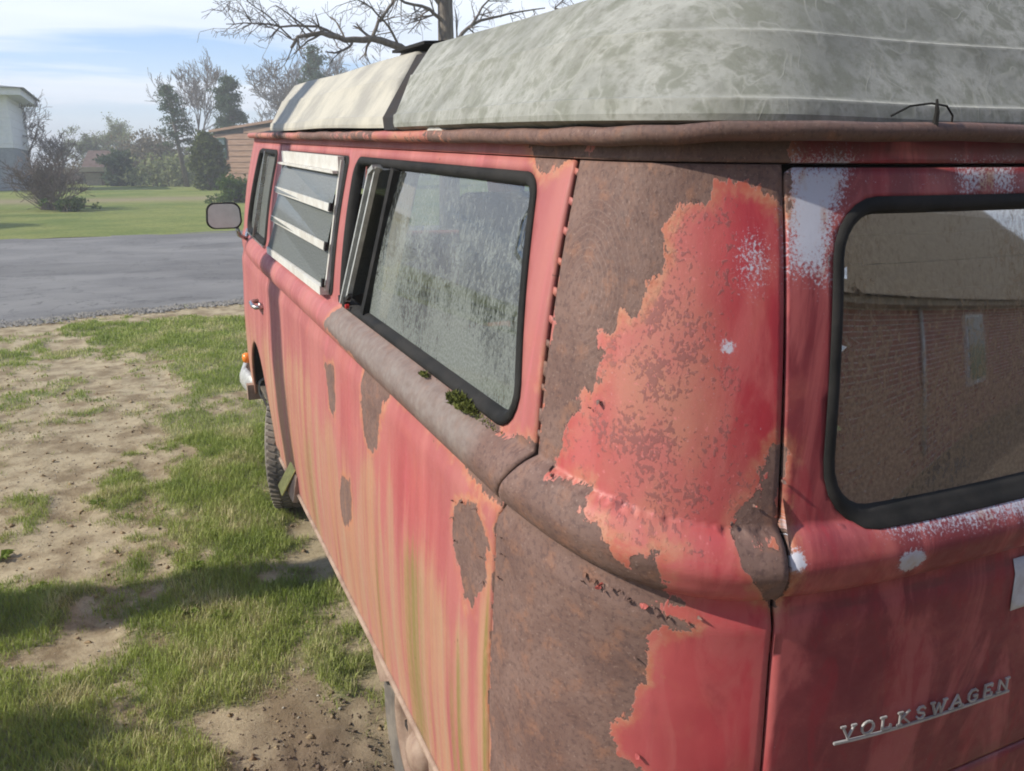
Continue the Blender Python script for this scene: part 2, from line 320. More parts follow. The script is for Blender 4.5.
def dirtyglass(dust, dens, tint, refl=1.6, streak=True, green=0.0, gr=.015, floor=0.0):
    def b(T):
        P = T.uv(); st = T.noise(T.map(P, (30, 9, 1)), 1, 8, .7, .6); n = T.noise(P, 5, 7, .62, .3); f = T.noise(P, 160, 5, .7); f2 = T.noise(T.map(P, (120, 62, 1)), 1, 7, .75, .6)
        low = T.attr('low')
        d = T.math('ADD', T.math('MULTIPLY', T.math('SUBTRACT', f2, .47), 2.6), T.math('MULTIPLY', T.math('SUBTRACT', n, .5), 1.6)); d = T.math('ADD', d, T.math('MULTIPLY', T.math('SUBTRACT', st, .5), 1.0 if streak else 0)); d = T.math('ADD', d, T.math('MULTIPLY', low, .9))
        k = T.math('MULTIPLY', T.rng(d, .12, .85), dens); k = T.math('MAXIMUM', T.math('ADD', k, dens * .07, clamp=True), floor)
        tr = T.n('ShaderNodeBsdfTransparent'); T.put(tr.inputs[0], tint)
        gl = T.n('ShaderNodeBsdfGlossy'); gl.inputs['Roughness'].default_value = .02; T.put(gl.inputs[0], (1, 1, 1)); T.put(gl.inputs['Roughness'], T.rng(f2, .3, .7, gr, gr * 3))
        fr = T.n('ShaderNodeFresnel'); fr.inputs[0].default_value = refl
        m1 = T.n('ShaderNodeMixShader'); T.put(m1.inputs[0], fr.outputs[0]); T.put(m1.inputs[1], tr.outputs[0]); T.put(m1.inputs[2], gl.outputs[0])
        df = T.n('ShaderNodeBsdfDiffuse'); T.put(df.inputs[0], T.mix(T.rng(f, .35, .65), tuple(x * .6 for x in dust), dust))
        if green: T.put(df.inputs[0], T.mix(T.math('MULTIPLY', T.rng(T.math('ADD', T.math('MULTIPLY', low, .5), f2), .45, 1.0), green), T.mix(T.rng(f, .35, .65), tuple(x * .6 for x in dust), dust), (.10, .105, .05)))
        m2 = T.n('ShaderNodeMixShader'); T.put(m2.inputs[0], k); T.put(m2.inputs[1], m1.outputs[0]); T.put(m2.inputs[2], df.outputs[0])
        return m2.outputs[0]
    return b
M['glass_side'] = material('grimy_side_glass', dirtyglass((.33, .36, .36), .60, (.40, .44, .45), 2.2, True, .3, .02))
M['glass_rear'] = material('dusty_rear_glass', dirtyglass((.34, .25, .16), .60, (.34, .31, .27), 4.2, False))
M['glass_cab'] = material('hazy_cab_glass', dirtyglass((.155, .165, .16), .94, (.5, .52, .52), 1.2, True, 0, .03, .82))
M['mirror'] = material('fogged_mirror', lambda T: T.bsdf(T.mix(T.noise(T.obj(), 30, 5), (.55, .54, .50), (.78, .77, .73)), .4, None, .0, .5))
# ------------------------------------------------------------------ the van's surface: s runs round the body from the rear centre, v is height
def sstep(a,b,x):
    t=np.clip((x-a)/(b-a),0,1);return t*t*(3-2*t)
def _plan():
    a,b,n,y0=.875,.50,3.4,.40
    x1=a*np.sin(np.linspace(0,np.pi/2,400)**1.0)
    y1=y0-b*np.power(np.clip(1-(x1/a)**n,0,1),1/n)
    y2=np.linspace(y0,3.95,400)[1:]; x2=a-.022*sstep(3.1,3.95,y2)
    t=np.linspace(0,np.pi/2,60)[1:]
    x3=.58+.273*np.cos(t)**.8; y3=3.95+.36*np.sin(t)
    x4=np.linspace(.58,0,30)[1:]; y4=4.31+.06*(1-(x4/.58)**2)
    X=np.concatenate([x1,x2,x3,x4]);Y=np.concatenate([y1,y2,y3,y4])
    S=np.concatenate([[0],np.cumsum(np.hypot(np.diff(X),np.diff(Y)))])
    g=np.arange(0,S[-1],.01); X=np.interp(g,S,X);Y=np.interp(g,S,Y)
    for _ in range(6):
        X[1:-1]=(X[:-2]+2*X[1:-1]+X[2:])/4;Y[1:-1]=(Y[:-2]+2*Y[1:-1]+Y[2:])/4
    S=np.concatenate([[0],np.cumsum(np.hypot(np.diff(X),np.diff(Y)))])
    tx=np.gradient(X,S);ty=np.gradient(Y,S);l=np.hypot(tx,ty);tx/=l;ty/=l
    return S,X,Y,ty,-tx   # outward normal
PS,PX,PY,NX,NY=_plan()
BZ0,BZ1=1.125,1.235
def surf(s,v,off=0.0):
    """left side: s arc length from rear centre, v height parameter, off = outward offset"""
    s=np.asarray(s,float);v=np.asarray(v,float)
    sg=np.where(s<0,-1.,1.);q=np.abs(s)
    x=np.interp(q,PS,PX);y=np.interp(q,PS,PY);nx=np.interp(q,PS,NX);ny=np.interp(q,PS,NY)
    w=nx**2
    dz=-.055*(1-sstep(.62,1.05,q))
    z=v+dz*(1-sstep(0,.42,np.abs(v-1.18)))
    t=np.clip((v-1.235)/.465,-.3,1.3)
    up=(.035+(.09)*t)*w+(.028+.105*t)*(1-w)-.010*np.sin(np.pi*np.clip(t,0,1))
    lo=.012*sstep(.72,1.06,v)+.012*sstep(1.06,1.12,v)+.014*sstep(.62,.22,v)**1.5
    base=np.where(v>1.18,up,lo)
    base=lo+(up-lo)*sstep(1.16,1.20,v)
    u=(v-1.18)/.055
    bul=(.034+.006*(1-w))*np.sqrt(np.clip(1-u*u,0,1))*(1-.9*sstep(4.3,4.6,q))*np.where(np.abs(s)<.5845,.80,1.)
    o=base-bul-off
    return np.stack([-(x-nx*o)*sg,y-ny*o,z],-1)

def inpoly(p, poly):
    p=np.asarray(p);x,y=p[...,0],p[...,1];r=np.zeros(x.shape,bool);n=len(poly)
    for i in range(n):
        x1,y1=poly[i];x2,y2=poly[(i+1)%n]
        if y1==y2: continue
        c=((y1>y)!=(y2>y))&(x<(x2-x1)*(y-y1)/(y2-y1)+x1);r^=c
    return r
def sdist(p, poly):
    p=np.asarray(p);d=np.full(p.shape[:-1],9.);n=len(poly)
    for i in range(n):
        a=np.array(poly[i],float);b=np.array(poly[(i+1)%n],float);ab=b-a
        t=np.clip(((p-a)@ab)/max(ab@ab,1e-12),0,1);d=np.minimum(d,np.linalg.norm(p-(a+t[...,None]*ab),axis=-1))
    return np.where(inpoly(p,poly),d,-d)
RUST = [
 [(1.019,1.745),(1.086,1.691),(1.059,1.518),(1.046,1.327),(1.042,1.227),(1.077,1.187),(1.146,1.10),(1.146,0.854),(1.146,0.2),(0.74,0.2),(0.70,0.62),(0.779,0.768),(0.823,0.786),(0.834,0.84),(0.804,0.881),(0.78,0.967),(0.779,1.006),(0.79,1.037),(0.72,1.072),(0.78,1.096),(0.816,1.163),(0.844,1.186),(0.865,1.209),(0.92,1.214),(0.89,1.219),(0.913,1.243),(0.989,1.224),(0.979,1.297),(0.943,1.341),(0.943,1.364),(0.913,1.386),(0.909,1.433),(0.939,1.456),(0.901,1.466),(0.885,1.493),(0.851,1.496),(0.835,1.536),(0.81,1.564),(0.809,1.612),(0.791,1.638),(0.728,1.65),(0.716,1.676),(0.692,1.681),(0.634,1.671),(0.612,1.656),(0.579,1.634),(0.576,1.76),(0.749,1.76)],
 [(0.578,1.335),(0.60,1.335),(0.62,1.313),(0.626,1.273),(0.661,1.253),(0.658,1.226),(0.585,1.223)],
 [(0.812,1.193),(0.744,1.208),(0.764,1.184),(0.768,1.128),(0.728,1.106),(0.783,1.095),(0.806,1.109),(0.82,1.153)],
 [(0.659,1.223),(0.585,1.221),(0.585,1.184),(0.577,1.099),(0.617,1.132),(0.647,1.193)],
 [(1.335,1.037),(1.239,1.069),(1.193,1.029),(1.194,0.921),(1.237,0.853),(1.294,0.839),(1.352,0.926),(1.363,0.988)],
 [(1.148,1.083),(1.114,1.088),(1.107,0.9),(1.155,0.9)],
 [(2.348,0.692),(2.224,0.731),(2.225,0.596),(2.336,0.51),(2.388,0.577)],
 [(2.088,1.15),(1.815,1.15),(1.9,1.033),(1.93,0.937),(2.024,0.902),(2.084,0.964)],
 [(2.56,1.019),(2.417,1.04),(2.418,0.861),(2.493,0.886)],
 [(2.434,1.165),(2.34,1.263),(1.724,1.256),(1.331,1.244),(1.076,1.233),(1.148,1.096),(1.292,1.110),(1.439,1.130),(1.812,1.130)],
 [(1.279,1.722),(1.259,1.76),(1.031,1.76),(1.084,1.7),(1.165,1.69),(1.186,1.668)],
 [(1.02,1.255),(1.13,1.250),(1.15,1.10),(1.06,1.10)]]
WHITE = [
 [(0.58,1.71),(0.45,1.71),(0.482,1.651),(0.499,1.623),(0.509,1.539),(0.52,1.535),(0.539,1.553),(0.58,1.557)],
 [(0.24,1.70),(0.105,1.70),(0.114,1.66),(0.229,1.658)],
 [(0.413,1.233),(0.293,1.236),(0.107,1.236),(-.4,1.236),(-.4,1.205),(0.123,1.205),(0.263,1.212),(0.384,1.222)],
 [(0.587,1.216),(0.566,1.212),(0.559,1.194),(0.575,1.184),(0.59,1.196)],
 [(0.39,1.184),(0.361,1.188),(0.345,1.171),(0.367,1.156),(0.384,1.164)],
 [(0.69,1.468),(0.674,1.470),(0.673,1.457),(0.69,1.456)]]
def gauss(x, c, w): return np.exp(-((x - c) / w) ** 2)
def body_attrs(s, v, rustbase=None, grimebase=0.):
    p = np.stack([s, v], -1); rust = np.full(s.shape, -1.)
    for poly in RUST: rust = np.maximum(rust, np.clip(sdist(p, poly) / .05, -1, 1))
    if rustbase is not None: rust = np.maximum(rust, rustbase)
    white = np.full(s.shape, -1.)
    for i, poly in enumerate(WHITE): white = np.maximum(white, np.clip(sdist(p, poly) / (.05 if i < 3 else .012), -1, 1) * (.75 if i < 3 else 1.) + (-.02 if i < 3 else (.55 if i == 4 else .15)))
    white = np.maximum(white, .35 * gauss(s, .645, .05) * gauss(v, 1.575, .07) - .35 + (-.7) * (1 - gauss(s, .645, .08) * gauss(v, 1.57, .1)))
    white = np.maximum(white, -.28 - 1.0 * (1 - gauss(v, 1.678, .03) * (np.abs(s) < .5)))
    white = np.maximum(white, -.32 - 1.0 * (1 - gauss(v, 1.238, .016) * (s > -.5) * (s < .50)))
    white = np.where((s > .5845) & (v < 1.3), -1.6, white)
    fade = sstep(.93, 1.10, s); fade = np.maximum(fade, .42 * sstep(.62, .8, s) * (v < 1.08)); fade = np.maximum(fade, .30 * sstep(.60, .75, s)); fade = np.maximum(fade, .55 * gauss(s, .82, .12) * gauss(v, 1.4, .25)); fade = np.where(s < .583, .0, fade); fade = np.where(s < -.6, .9, fade)
    side = sstep(1.12, 1.17, s); down = lambda top, l: sstep(top, top - l, v)
    fade = fade - .40 * gauss(s, 1.66, .26) * gauss(v, .93, .16) * (s > 1.15) - .25 * gauss(s, 2.25, .12) * gauss(v, .95, .15)
    tan = side * (.18 + .50 * sstep(1.0, .45, v))
    for c, wd, a, top in ((1.18, .03, .7, 1.13), (1.29, .05, .5, .9), (2.46, .04, .6, .9), (2.30, .05, .5, .62), (1.5, .10, .40, .95), (1.38, .03, .25, .8), (2.0, .09, .75, 1.0), (1.80, .04, .45, 1.1), (3.05, .35, .55, 1.05), (2.5, .06, .5, .95), (3.9, .12, .3, 1.0), (2.28, .08, .3, .6)): tan += a * gauss(s, c, wd) * down(top, .3) * side
    tan += .35 * sstep(1.1, .8, v) * sstep(.68, .9, s) * (s < 1.15)
    olive = np.zeros(s.shape)
    for c, wd, a, top in ((1.165, .016, 1.05, 1.03), (1.31, .014, 1.05, .86), (1.36, .02, .6, .8), (1.62, .09, .75, .95), (1.95, .02, .7, .8), (2.9, .12, .6, .8), (3.3, .05, .5, .9)): olive += a * gauss(s, c, wd) * down(top, .25)
    mott = .62 * gauss(s, .80, .09) * gauss(v, 1.40, .24) + .26 * (s > .583) * (s < 1.) * (v > 1.2) * sstep(.62, .72, s) + .5 * gauss(s, .64, .04) * gauss(v, 1.28, .08)
    gr = np.full(s.shape, grimebase, float)
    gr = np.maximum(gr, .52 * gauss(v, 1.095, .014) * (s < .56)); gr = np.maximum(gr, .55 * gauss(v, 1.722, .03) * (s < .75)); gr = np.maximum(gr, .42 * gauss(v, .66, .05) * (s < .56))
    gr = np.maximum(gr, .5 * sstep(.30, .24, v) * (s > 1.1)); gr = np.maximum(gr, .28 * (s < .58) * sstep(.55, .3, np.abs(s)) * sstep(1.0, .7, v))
    shade_dull = np.where(np.abs(s) < .583, .85, .12 * np.ones(s.shape))  # tailgate coat darkened so its colour carries the shade there
    ringc = np.minimum(np.hypot((s - .985) / .8, (v - 1.52)) + .25 * np.clip(sdist(p, RUST[0]), -.1, .1), np.hypot(s - .93, (v - .82)) + .3) 
    grey = gauss(v, 1.20, .055) * sstep(1.12, 1.3, s) * (s > 1.09)
    ringw = np.maximum(gauss(s, .95, .13) * gauss(v, 1.53, .17), .38 * gauss(s, .93, .15) * gauss(v, .85, .2)); tan = np.clip(tan, 0, .62)
    return dict(ringw=ringw, ringc=ringc, grey=grey, shade_dull=shade_dull, rust=rust, white=white, fade=fade, tan=tan, olive=olive, mottle=mott, grime=gr)

def offset_poly(c, d):
    """corners moved inwards by d"""
    c = [np.array(p, float) for p in c]; n = len(c); ar = sum(c[i][0] * c[(i + 1) % n][1] - c[(i + 1) % n][0] * c[i][1] for i in range(n)); sg = 1 if ar > 0 else -1
    out = []
    for i in range(n):
        a, b, e = c[i - 1], c[i], c[(i + 1) % n]; d1 = (b - a) / np.linalg.norm(b - a); d2 = (e - b) / np.linalg.norm(e - b)
        n1 = sg * np.array([-d1[1], d1[0]]); n2 = sg * np.array([-d2[1], d2[0]])
        m = n1 + n2; out.append(b + m * d / max(1e-6, 1 + n1 @ n2))
    return out
def rp(c, r, d=0., n=7, step=.03):
    """rounded polygon; the same point count for every d"""
    base = [np.array(p, float) for p in c]; c = offset_poly(base, d) if d else base; N = len(c); pts = []
    rr = r if hasattr(r, '__len__') else [r] * N
    segs = []
    for i in range(N):
        a, b, e = c[i - 1], c[i], c[(i + 1) % N]; u1 = (a - b) / np.linalg.norm(a - b); u2 = (e - b) / np.linalg.norm(e - b)
        R_ = max(.004, rr[i] - d); th = math.acos(np.clip(u1 @ u2, -1, 1)); tl = R_ / math.tan(th / 2); p1 = b + u1 * tl; p2 = b + u2 * tl
        bis = (u1 + u2) / np.linalg.norm(u1 + u2); ce = b + bis * R_ / math.sin(th / 2); arc = []
        a1 = math.atan2(*(p1 - ce)[::-1]); a2 = math.atan2(*(p2 - ce)[::-1]); da = (a2 - a1 + math.pi) % (2 * math.pi) - math.pi
        for k in range(n): arc.append(ce + R_ * np.array([math.cos(a1 + da * k / (n - 1)), math.sin(a1 + da * k / (n - 1))]))
        segs.append(arc)
    for i in range(N):
        pts += segs[i]; a = segs[i][-1]; b = segs[(i + 1) % N][0]; L = np.linalg.norm(base[(i + 1) % N] - base[i]); k = max(1, int(L / step)) if step > 0 else int(-step)
        pts += [a + (b - a) * t / k for t in range(1, k)]
    return [tuple(p) for p in pts]
def resample(poly, step):
    out = []; n = len(poly)
    for i in range(n):
        a = np.array(poly[i]); b = np.array(poly[(i + 1) % n]); k = max(1, int(np.linalg.norm(b - a) / step)); out += [tuple(a + (b - a) * t / k) for t in range(k)]
    return out
def panel(name, outline, holes=(), step=(.014, .014), parent=None, mat=None, off=0., thick=.012, rustbase=None, grimebase=0., surf_=None, extra=None):
    st = min(step); loops = [resample(outline, st * 1.2)] + [list(h) for h in holes]
    a = np.array(outline); s0, v0 = a.min(0); s1, v1 = a.max(0)
    gs = np.arange(s0 + step[0] * .5, s1, step[0]); gv = np.arange(v0 + step[1] * .5, v1, step[1])
    gv = np.unique(np.concatenate([gv, np.arange(1.118, 1.243, .0065)[(np.arange(1.118, 1.243, .0065) > v0) & (np.arange(1.118, 1.243, .0065) < v1)]])) if off > -.02 and thick else gv
    g = np.stack(np.meshgrid(gs, gv, indexing='ij'), -1).reshape(-1, 2)
    ok = sdist(g, loops[0]) > st * .45
    for h in loops[1:]: ok &= sdist(g, h) < -st * .45
    g = g[ok]; g = g + rng.uniform(-.0008, .0008, g.shape)
    V = []; E = []
    for l in loops:
        n = len(V); V += l; E += [(n + i, n + (i + 1) % len(l)) for i in range(len(l))]
    V += [tuple(p) for p in g]
    r = delaunay_2d_cdt([Vector(p) for p in V], E, [], 0, 1e-6)
    P = np.array([tuple(p) for p in r[0]]); F = np.array([f for f in r[2]])
    cen = P[F].mean(1); k = inpoly(cen, loops[0])
    for h in loops[1:]: k &= ~inpoly(cen, h)
    F = F[k][:, ::-1]
    used = np.unique(F); idx = np.full(len(P), -1); idx[used] = np.arange(len(used)); P = P[used]; F = idx[F]
    a2, b2, c2 = P[F[:, 0]], P[F[:, 1]], P[F[:, 2]]; ar = (b2[:, 0] - a2[:, 0]) * (c2[:, 1] - a2[:, 1]) - (c2[:, 0] - a2[:, 0]) * (b2[:, 1] - a2[:, 1])
    F[ar > 0] = F[ar > 0][:, ::-1]
    XYZ = (surf_ or surf)(P[:, 0], P[:, 1], off)
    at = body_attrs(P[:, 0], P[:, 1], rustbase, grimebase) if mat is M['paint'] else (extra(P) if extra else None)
    o = mesh(name, XYZ, F, mat, parent, True, P, at)
    if thick:
        md = o.modifiers.new('thickness', 'SOLIDIFY'); md.thickness = thick; md.offset = -1
    return o
def seal(name, corners, r, prof, parent, mat, closed=True):
    """rubber or metal band swept round an opening: prof = (inset, off) pairs"""
    loops = [surf(*np.array(rp(corners, r, d)).T, o) for d, o in prof]; n = len(loops[0]); V = np.concatenate(loops); F = []
    for j in range(len(prof) - 1):
        for i in range(n): F.append((j * n + i, j * n + (i + 1) % n, (j + 1) * n + (i + 1) % n, (j + 1) * n + i))
    uvv = np.concatenate([np.array(rp(corners, r, d)) for d, o in prof])
    return mesh(name, V, F, mat, parent, True, uvv)
def sbar(mb, a, b, w, h, off=0.):
    """bar along the body surface between (s,v) points"""
    a3 = surf(a[0], a[1], off); b3 = surf(b[0], b[1], off); up = surf(a[0], a[1], off + .05) - a3
    return mb.bar(a3, b3, w, h, up)
def pane(name, poly, off, parent, mat, bend=None, step=.06):
    extra = lambda P: dict(low=np.clip(1 - (P[:, 1] - 1.24) / .42, 0, 1))
    return panel(name, poly, (), (step, step), parent, mat, off, 0, extra=extra)

# ------------------------------------------------------------------ the van
van = empty('camper_van', 'rusted faded red camper van with a grey fibreglass pop-top, parked on the patchy grass', 'van')
van.rotation_euler = (PITCH, 0, 0)
GB = -.17                                                          # ground under the wheels, in the van's own frame
# openings
WR = [(1.218, 1.672), (2.43, 1.672), (2.385, 1.247), (1.108, 1.247)]   # rear side window
WM = [(2.52, 1.672), (3.575, 1.672), (3.62, 1.250), (2.50, 1.250)]      # louvred window
WD = [(3.80, 1.668), (4.40, 1.668), (4.585, 1.247), (3.84, 1.247)]      # cab door window
WT = [(-.490, 1.650), (.490, 1.650), (.515, 1.232), (-.515, 1.232)]     # tailgate window
RWR = [.05, .05, .05, .07]
hole_r = rp(WR, RWR, -.002); hole_m = rp(WM, .02); hole_d = rp(WD, .05, -.002)
arch = lambda sc, r, vc, a0, a1, n=22: [(sc + r * math.cos(math.radians(a0 + (a1 - a0) * i / n)), vc + r * math.sin(math.radians(a0 + (a1 - a0) * i / n))) for i in range(n + 1)]
SB = .245
side_out = [(1.102, 1.700), (1.076, 1.453), (1.052, 1.238), (1.083, 1.189), (1.153, 1.085), (1.153, .240), (1.95, .245), (2.6, .245), (3.738, SB), (3.738, 1.700)]
side_panel = panel('side_panel', side_out, [hole_r, hole_m], (.016, .016), van, M['paint'])
corner_out = [(.588, 1.700), (.5905, 1.221), (.590, 1.10), (.586, .62), (.586, .24), (1.148, .240), (1.148, 1.085), (1.077, 1.187), (1.0385, 1.238), (1.056, 1.453), (1.083, 1.700)]
corner = panel('rear_corner_panel', corner_out, [], (.009, .009), van, M['paint'])
ac = arch(4.27, .42, .27, 180, 3)
door_out = [(3.744, 1.700), (3.744, .27)] + ac + [(4.74, .27), (4.74, 1.700)]
cab_door = panel('cab_door', door_out, [hole_d], (.02, .02), van, M['paint'])
tail_out = rp([(-.5835, 1.696), (.5835, 1.696), (.586, 1.10), (.5815, .655), (-.5815, .655)], [.018, .018, .5, .05, .05])
tail_out = rp([(-.583, 1.696), (.583, 1.696), (.5815, .655), (-.5815, .655)], [.018, .018, .05, .05])
hole_t = rp(WT, .085, -.002)
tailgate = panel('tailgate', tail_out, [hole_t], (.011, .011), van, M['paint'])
rim_strip = panel('upper_rim', [(-.72, 1.703), (4.74, 1.703), (4.74, 1.745), (-.72, 1.745)], [], (.016, .012), van, M['paint'])
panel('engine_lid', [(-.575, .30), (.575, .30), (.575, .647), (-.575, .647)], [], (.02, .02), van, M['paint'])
SE = float(PS[-1])
front_hole = rp([(4.98, 1.62), (SE - .02, 1.62), (SE - .02, 1.15), (4.96, 1.15)], .06)
panel('front_panel', [(4.744, SB), (SE, SB), (SE, 1.745), (4.744, 1.745)], [front_hole], (.03, .03), van, M['paint'])
# the far side, seen only through the glass
hr = lambda c: [(-a, b) for a, b in c][::-1]
panel('far_side_panel', [(-.588, 1.745), (-.588, SB), (-4.744, SB), (-4.744, 1.745)], [hr(hole_r), hr(hole_m), hr(hole_d)], (.05, .05), van, M['paint'])
panel('far_front_panel', [(-4.744, SB), (-SE, SB), (-SE, 1.745), (-4.744, 1.745)], [hr(front_hole)], (.05, .05), van, M['paint'])
# dark inner shell behind every seam
SHO = -.035
def shell(name, poly, holes, off=SHO): return panel(name, poly, holes, (.08, .05), van, M['dark'], off, 0)
shell('inner_shell', [(.545, .26), (4.85, .26), (4.85, 1.74), (.545, 1.74)], [rp(WR, RWR, -.02), rp(WM, .02, -.02), rp(WD, .05, -.02), arch(4.27, .44, .27, 180, 0)[:-1]])
shell('inner_shell', [(-.55, .26), (.552, .26), (.552, 1.74), (-.55, 1.74)], [rp(WT, .085, -.015)], -.038)
# ---- rain gutter swept round the whole roof
ss = np.concatenate([np.arange(-.7, 1.6, .02), np.arange(1.6, SE, .04)])
gp = [(0, 1.724), (.016, 1.721), (.028, 1.723), (.034, 1.729), (.036, 1.736), (.033, 1.744), (.025, 1.748), (.016, 1.744), (.0, 1.748)]
V = []; sv = []
wav = np.interp(ss, np.arange(-1, 7, .09), rng.normal(0, .0012, 89)[:len(np.arange(-1, 7, .09))])
for o_, z_ in gp:
    zz_ = z_ + .012 * (1 - sstep(.5, 1.0, ss)) + wav; P_ = surf(ss, np.full(ss.shape, 1.72), o_ + wav * .6); P_[:, 2] = zz_ ; V.append(P_); sv.append(np.stack([ss, np.full(ss.shape, 1.72 + z_ - 1.73)], -1))
n_ = len(ss); V = np.concatenate(V); sv = np.concatenate(sv); F = [(j * n_ + i, (j + 1) * n_ + i, (j + 1) * n_ + i + 1, j * n_ + i + 1) for j in range(len(gp) - 1) for i in range(n_ - 1)]
rb = .55 - .62 * sstep(1.25, 1.7, sv[:, 0]) + .25 * gauss(sv[:, 0], 2.9, .5) + .12 * np.sin(sv[:, 0] * 9)
at = body_attrs(sv[:, 0], sv[:, 1], rb); at['grime'] = .30 * (sv[:, 0] < .95) + .12
mesh('rain_gutter', V, F, M['paint'], van, True, sv, at)
# ---- roof skin between gutter and pop-top
V = []; lv = [(0.004, 1.742), (.03, 1.752), (.10, 1.765), (.35, 1.80), (.6, 1.815), (.86, 1.82)]
sr = np.arange(-SE, SE, .08)
for d, z in lv:
    P_ = surf(sr, np.full(sr.shape, 1.72)); P_[:, 2] = z
    k = 1 - d / .86; P_[:, 0] *= max(k, .01); P_[:, 1] = 2.1 + (P_[:, 1] - 2.1) * (1 - d / 2.3); V.append(P_)
n_ = len(sr); F = [(j * n_ + i, j * n_ + (i + 1) % n_, (j + 1) * n_ + (i + 1) % n_, (j + 1) * n_ + i) for j in range(len(lv) - 1) for i in range(n_)]
mesh('roof_skin', np.concatenate(V), F, M['dark'], van, True)
# ---- strip of bridged slots at the rear edge of the side panel
for i in range(11):
    t0 = (i + .12 + random.uniform(-.06, .06)) / 11; t1 = t0 + random.uniform(.010, .016) + (.03 if i in (7, 9) else 0)
    f_ = lambda t: (np.interp(t, [0, .47, 1], [1.094, 1.069, 1.046]), np.interp(t, [0, .47, 1], [1.69, 1.453, 1.24]))
    pts = []; 
    aa, bb = f_(t0), f_(min(t1, .99)); wd = random.uniform(.0060, .0072)
    poly = [(aa[0] - wd, aa[1]), (aa[0] + wd, aa[1] + .003), (bb[0] + wd, bb[1]), (bb[0] - wd, bb[1] - .004)]
    panel('weld_bridge', poly, [], (.006, .006), van, M['paint'], -.0035, .008, rustbase=.1 if i > 5 else None)
# ---- rear side window
def ring(name, corners, r, prof, parent, mat): return seal(name, corners, r, prof, parent, mat)
rubp = [(-.005, .001), (-.005, .004), (.002, .007), (.010, .006), (.016, .000), (.020, -.006), (.021, -.020)]
sw = empty('rear_side_window', None, None); sw.parent = van
ring('window_seal', WR, RWR, rubp, sw, M['rubber'])
div_t, div_b = (2.035, 1.652), (2.125, 1.262)
pane('glass', [(1.225, 1.658), (2.03, 1.658), (2.12, 1.262), (1.118, 1.262)], -.012, sw, M['glass_side'])
mb = MB(); sbar(mb, div_t, div_b, .024, .026, -.006); mb.build('divider_bar', M['rubber'], sw)
mb = MB(); sbar(mb, (2.155, 1.655), (2.262, 1.275), .010, .014, .012); sbar(mb, (2.19, 1.640), (2.30, 1.262), .008, .012, .020); sbar(mb, (2.155, 1.655), (2.19, 1.640), .012, .03, .012)
mb.build('vent_frame', M['alu'], sw)
# the little pane swings inwards into the cabin
a3, b3 = surf(2.165, 1.645, .008), surf(2.27, 1.28, .008); inn = np.array([.16, .19, 0])
mesh('vent_glass', [a3, b3, b3 + inn, a3 + inn], [(0, 1, 2, 3)], M['glass_cab'], sw, False, [(0, 1), (0, 0), (.2, 0), (.2, 1)], dict(low=[0, 1, 1, 0]))
mb = MB(); c3 = surf(2.285, 1.268, .012); mb.lathe([(0, -.004), (.013, -.004), (.013, .008), (0, .008)], c3, n=12); mb.bar(c3, c3 + np.array([0, -.06, .03]), .012, .010); mb.box(c3 + np.array([.0, .035, .002]), (.02, .03, .02)); mb.build('vent_catch', M['rubber'], sw)
mb = MB(); mb.lathe([(0, -.006), (.007, -.004), (.007, .006), (0, .008)], surf(2.245, 1.262, .018), n=10); mb.build('vent_knob', simple('red_knob', (.45, .02, .02), (.3, .02, .02), 30, .4), sw)
# ---- louvred window
lw = empty('louvred_window', None, None); lw.parent = van
ring('louvre_seal', WM, .02, [(-.004, .002), (.0, .006), (.020, .006), (.022, -.02)], lw, M['rubber'])
ML, MR = (3.555, 3.600), (2.550, 2.528)                            # front and rear ends at top and bottom
def mpos(side, v):
    t = (1.66 - v) / .40; return (side[0] + (side[1] - side[0]) * t, v)
fr = MB()
for sd in (ML, MR): sbar(fr, mpos(sd, 1.662), mpos(sd, 1.262), .016, .012, .014)
sbar(fr, mpos(ML, 1.262), mpos(MR, 1.262), .028, .030, .020)
fr.build('louvre_frame', M['cream'], lw)
hd = MB(); sbar(hd, mpos(ML, 1.652), mpos(MR, 1.652), .044, .020, .016); sbar(hd, mpos(ML, 1.626), mpos(MR, 1.626), .008, .016, .030); hd.build('head_rail', M['cream'], lw)
vs = [1.632, 1.512, 1.392, 1.278]
for i in range(3):
    t, b = vs[i], vs[i + 1]; A = surf(*mpos((3.545, 3.59), t), .010); B = surf(*mpos((2.562, 2.540), t), .010); Cc = surf(*mpos((2.562, 2.540), b), .022); D = surf(*mpos((3.545, 3.59), b), .034)
    gp_ = mesh('louvre_pane', [A, B, Cc, D], [(0, 1, 2, 3)], M['glass_cab'], lw, False, [(3.5, t), (2.6, t), (2.6, b), (3.5, b)], dict(low=[0, 0, .6, .6]))
    if i < 2:
        rb_ = MB(); sbar(rb_, (mpos((3.545, 3.59), b)[0], b + .006), (mpos((2.562, 2.540), b)[0], b + .006), .026, .006, .026); rb_.build('pane_rail', M['cream'], lw)
    cl_ = MB(); sbar(cl_, (mpos(MR, b)[0] - .004, b + .022), (mpos(MR, b)[0] - .004, b - .004), .020, .008, .028); cl_.build('louvre_clip', M['rubber'], lw)
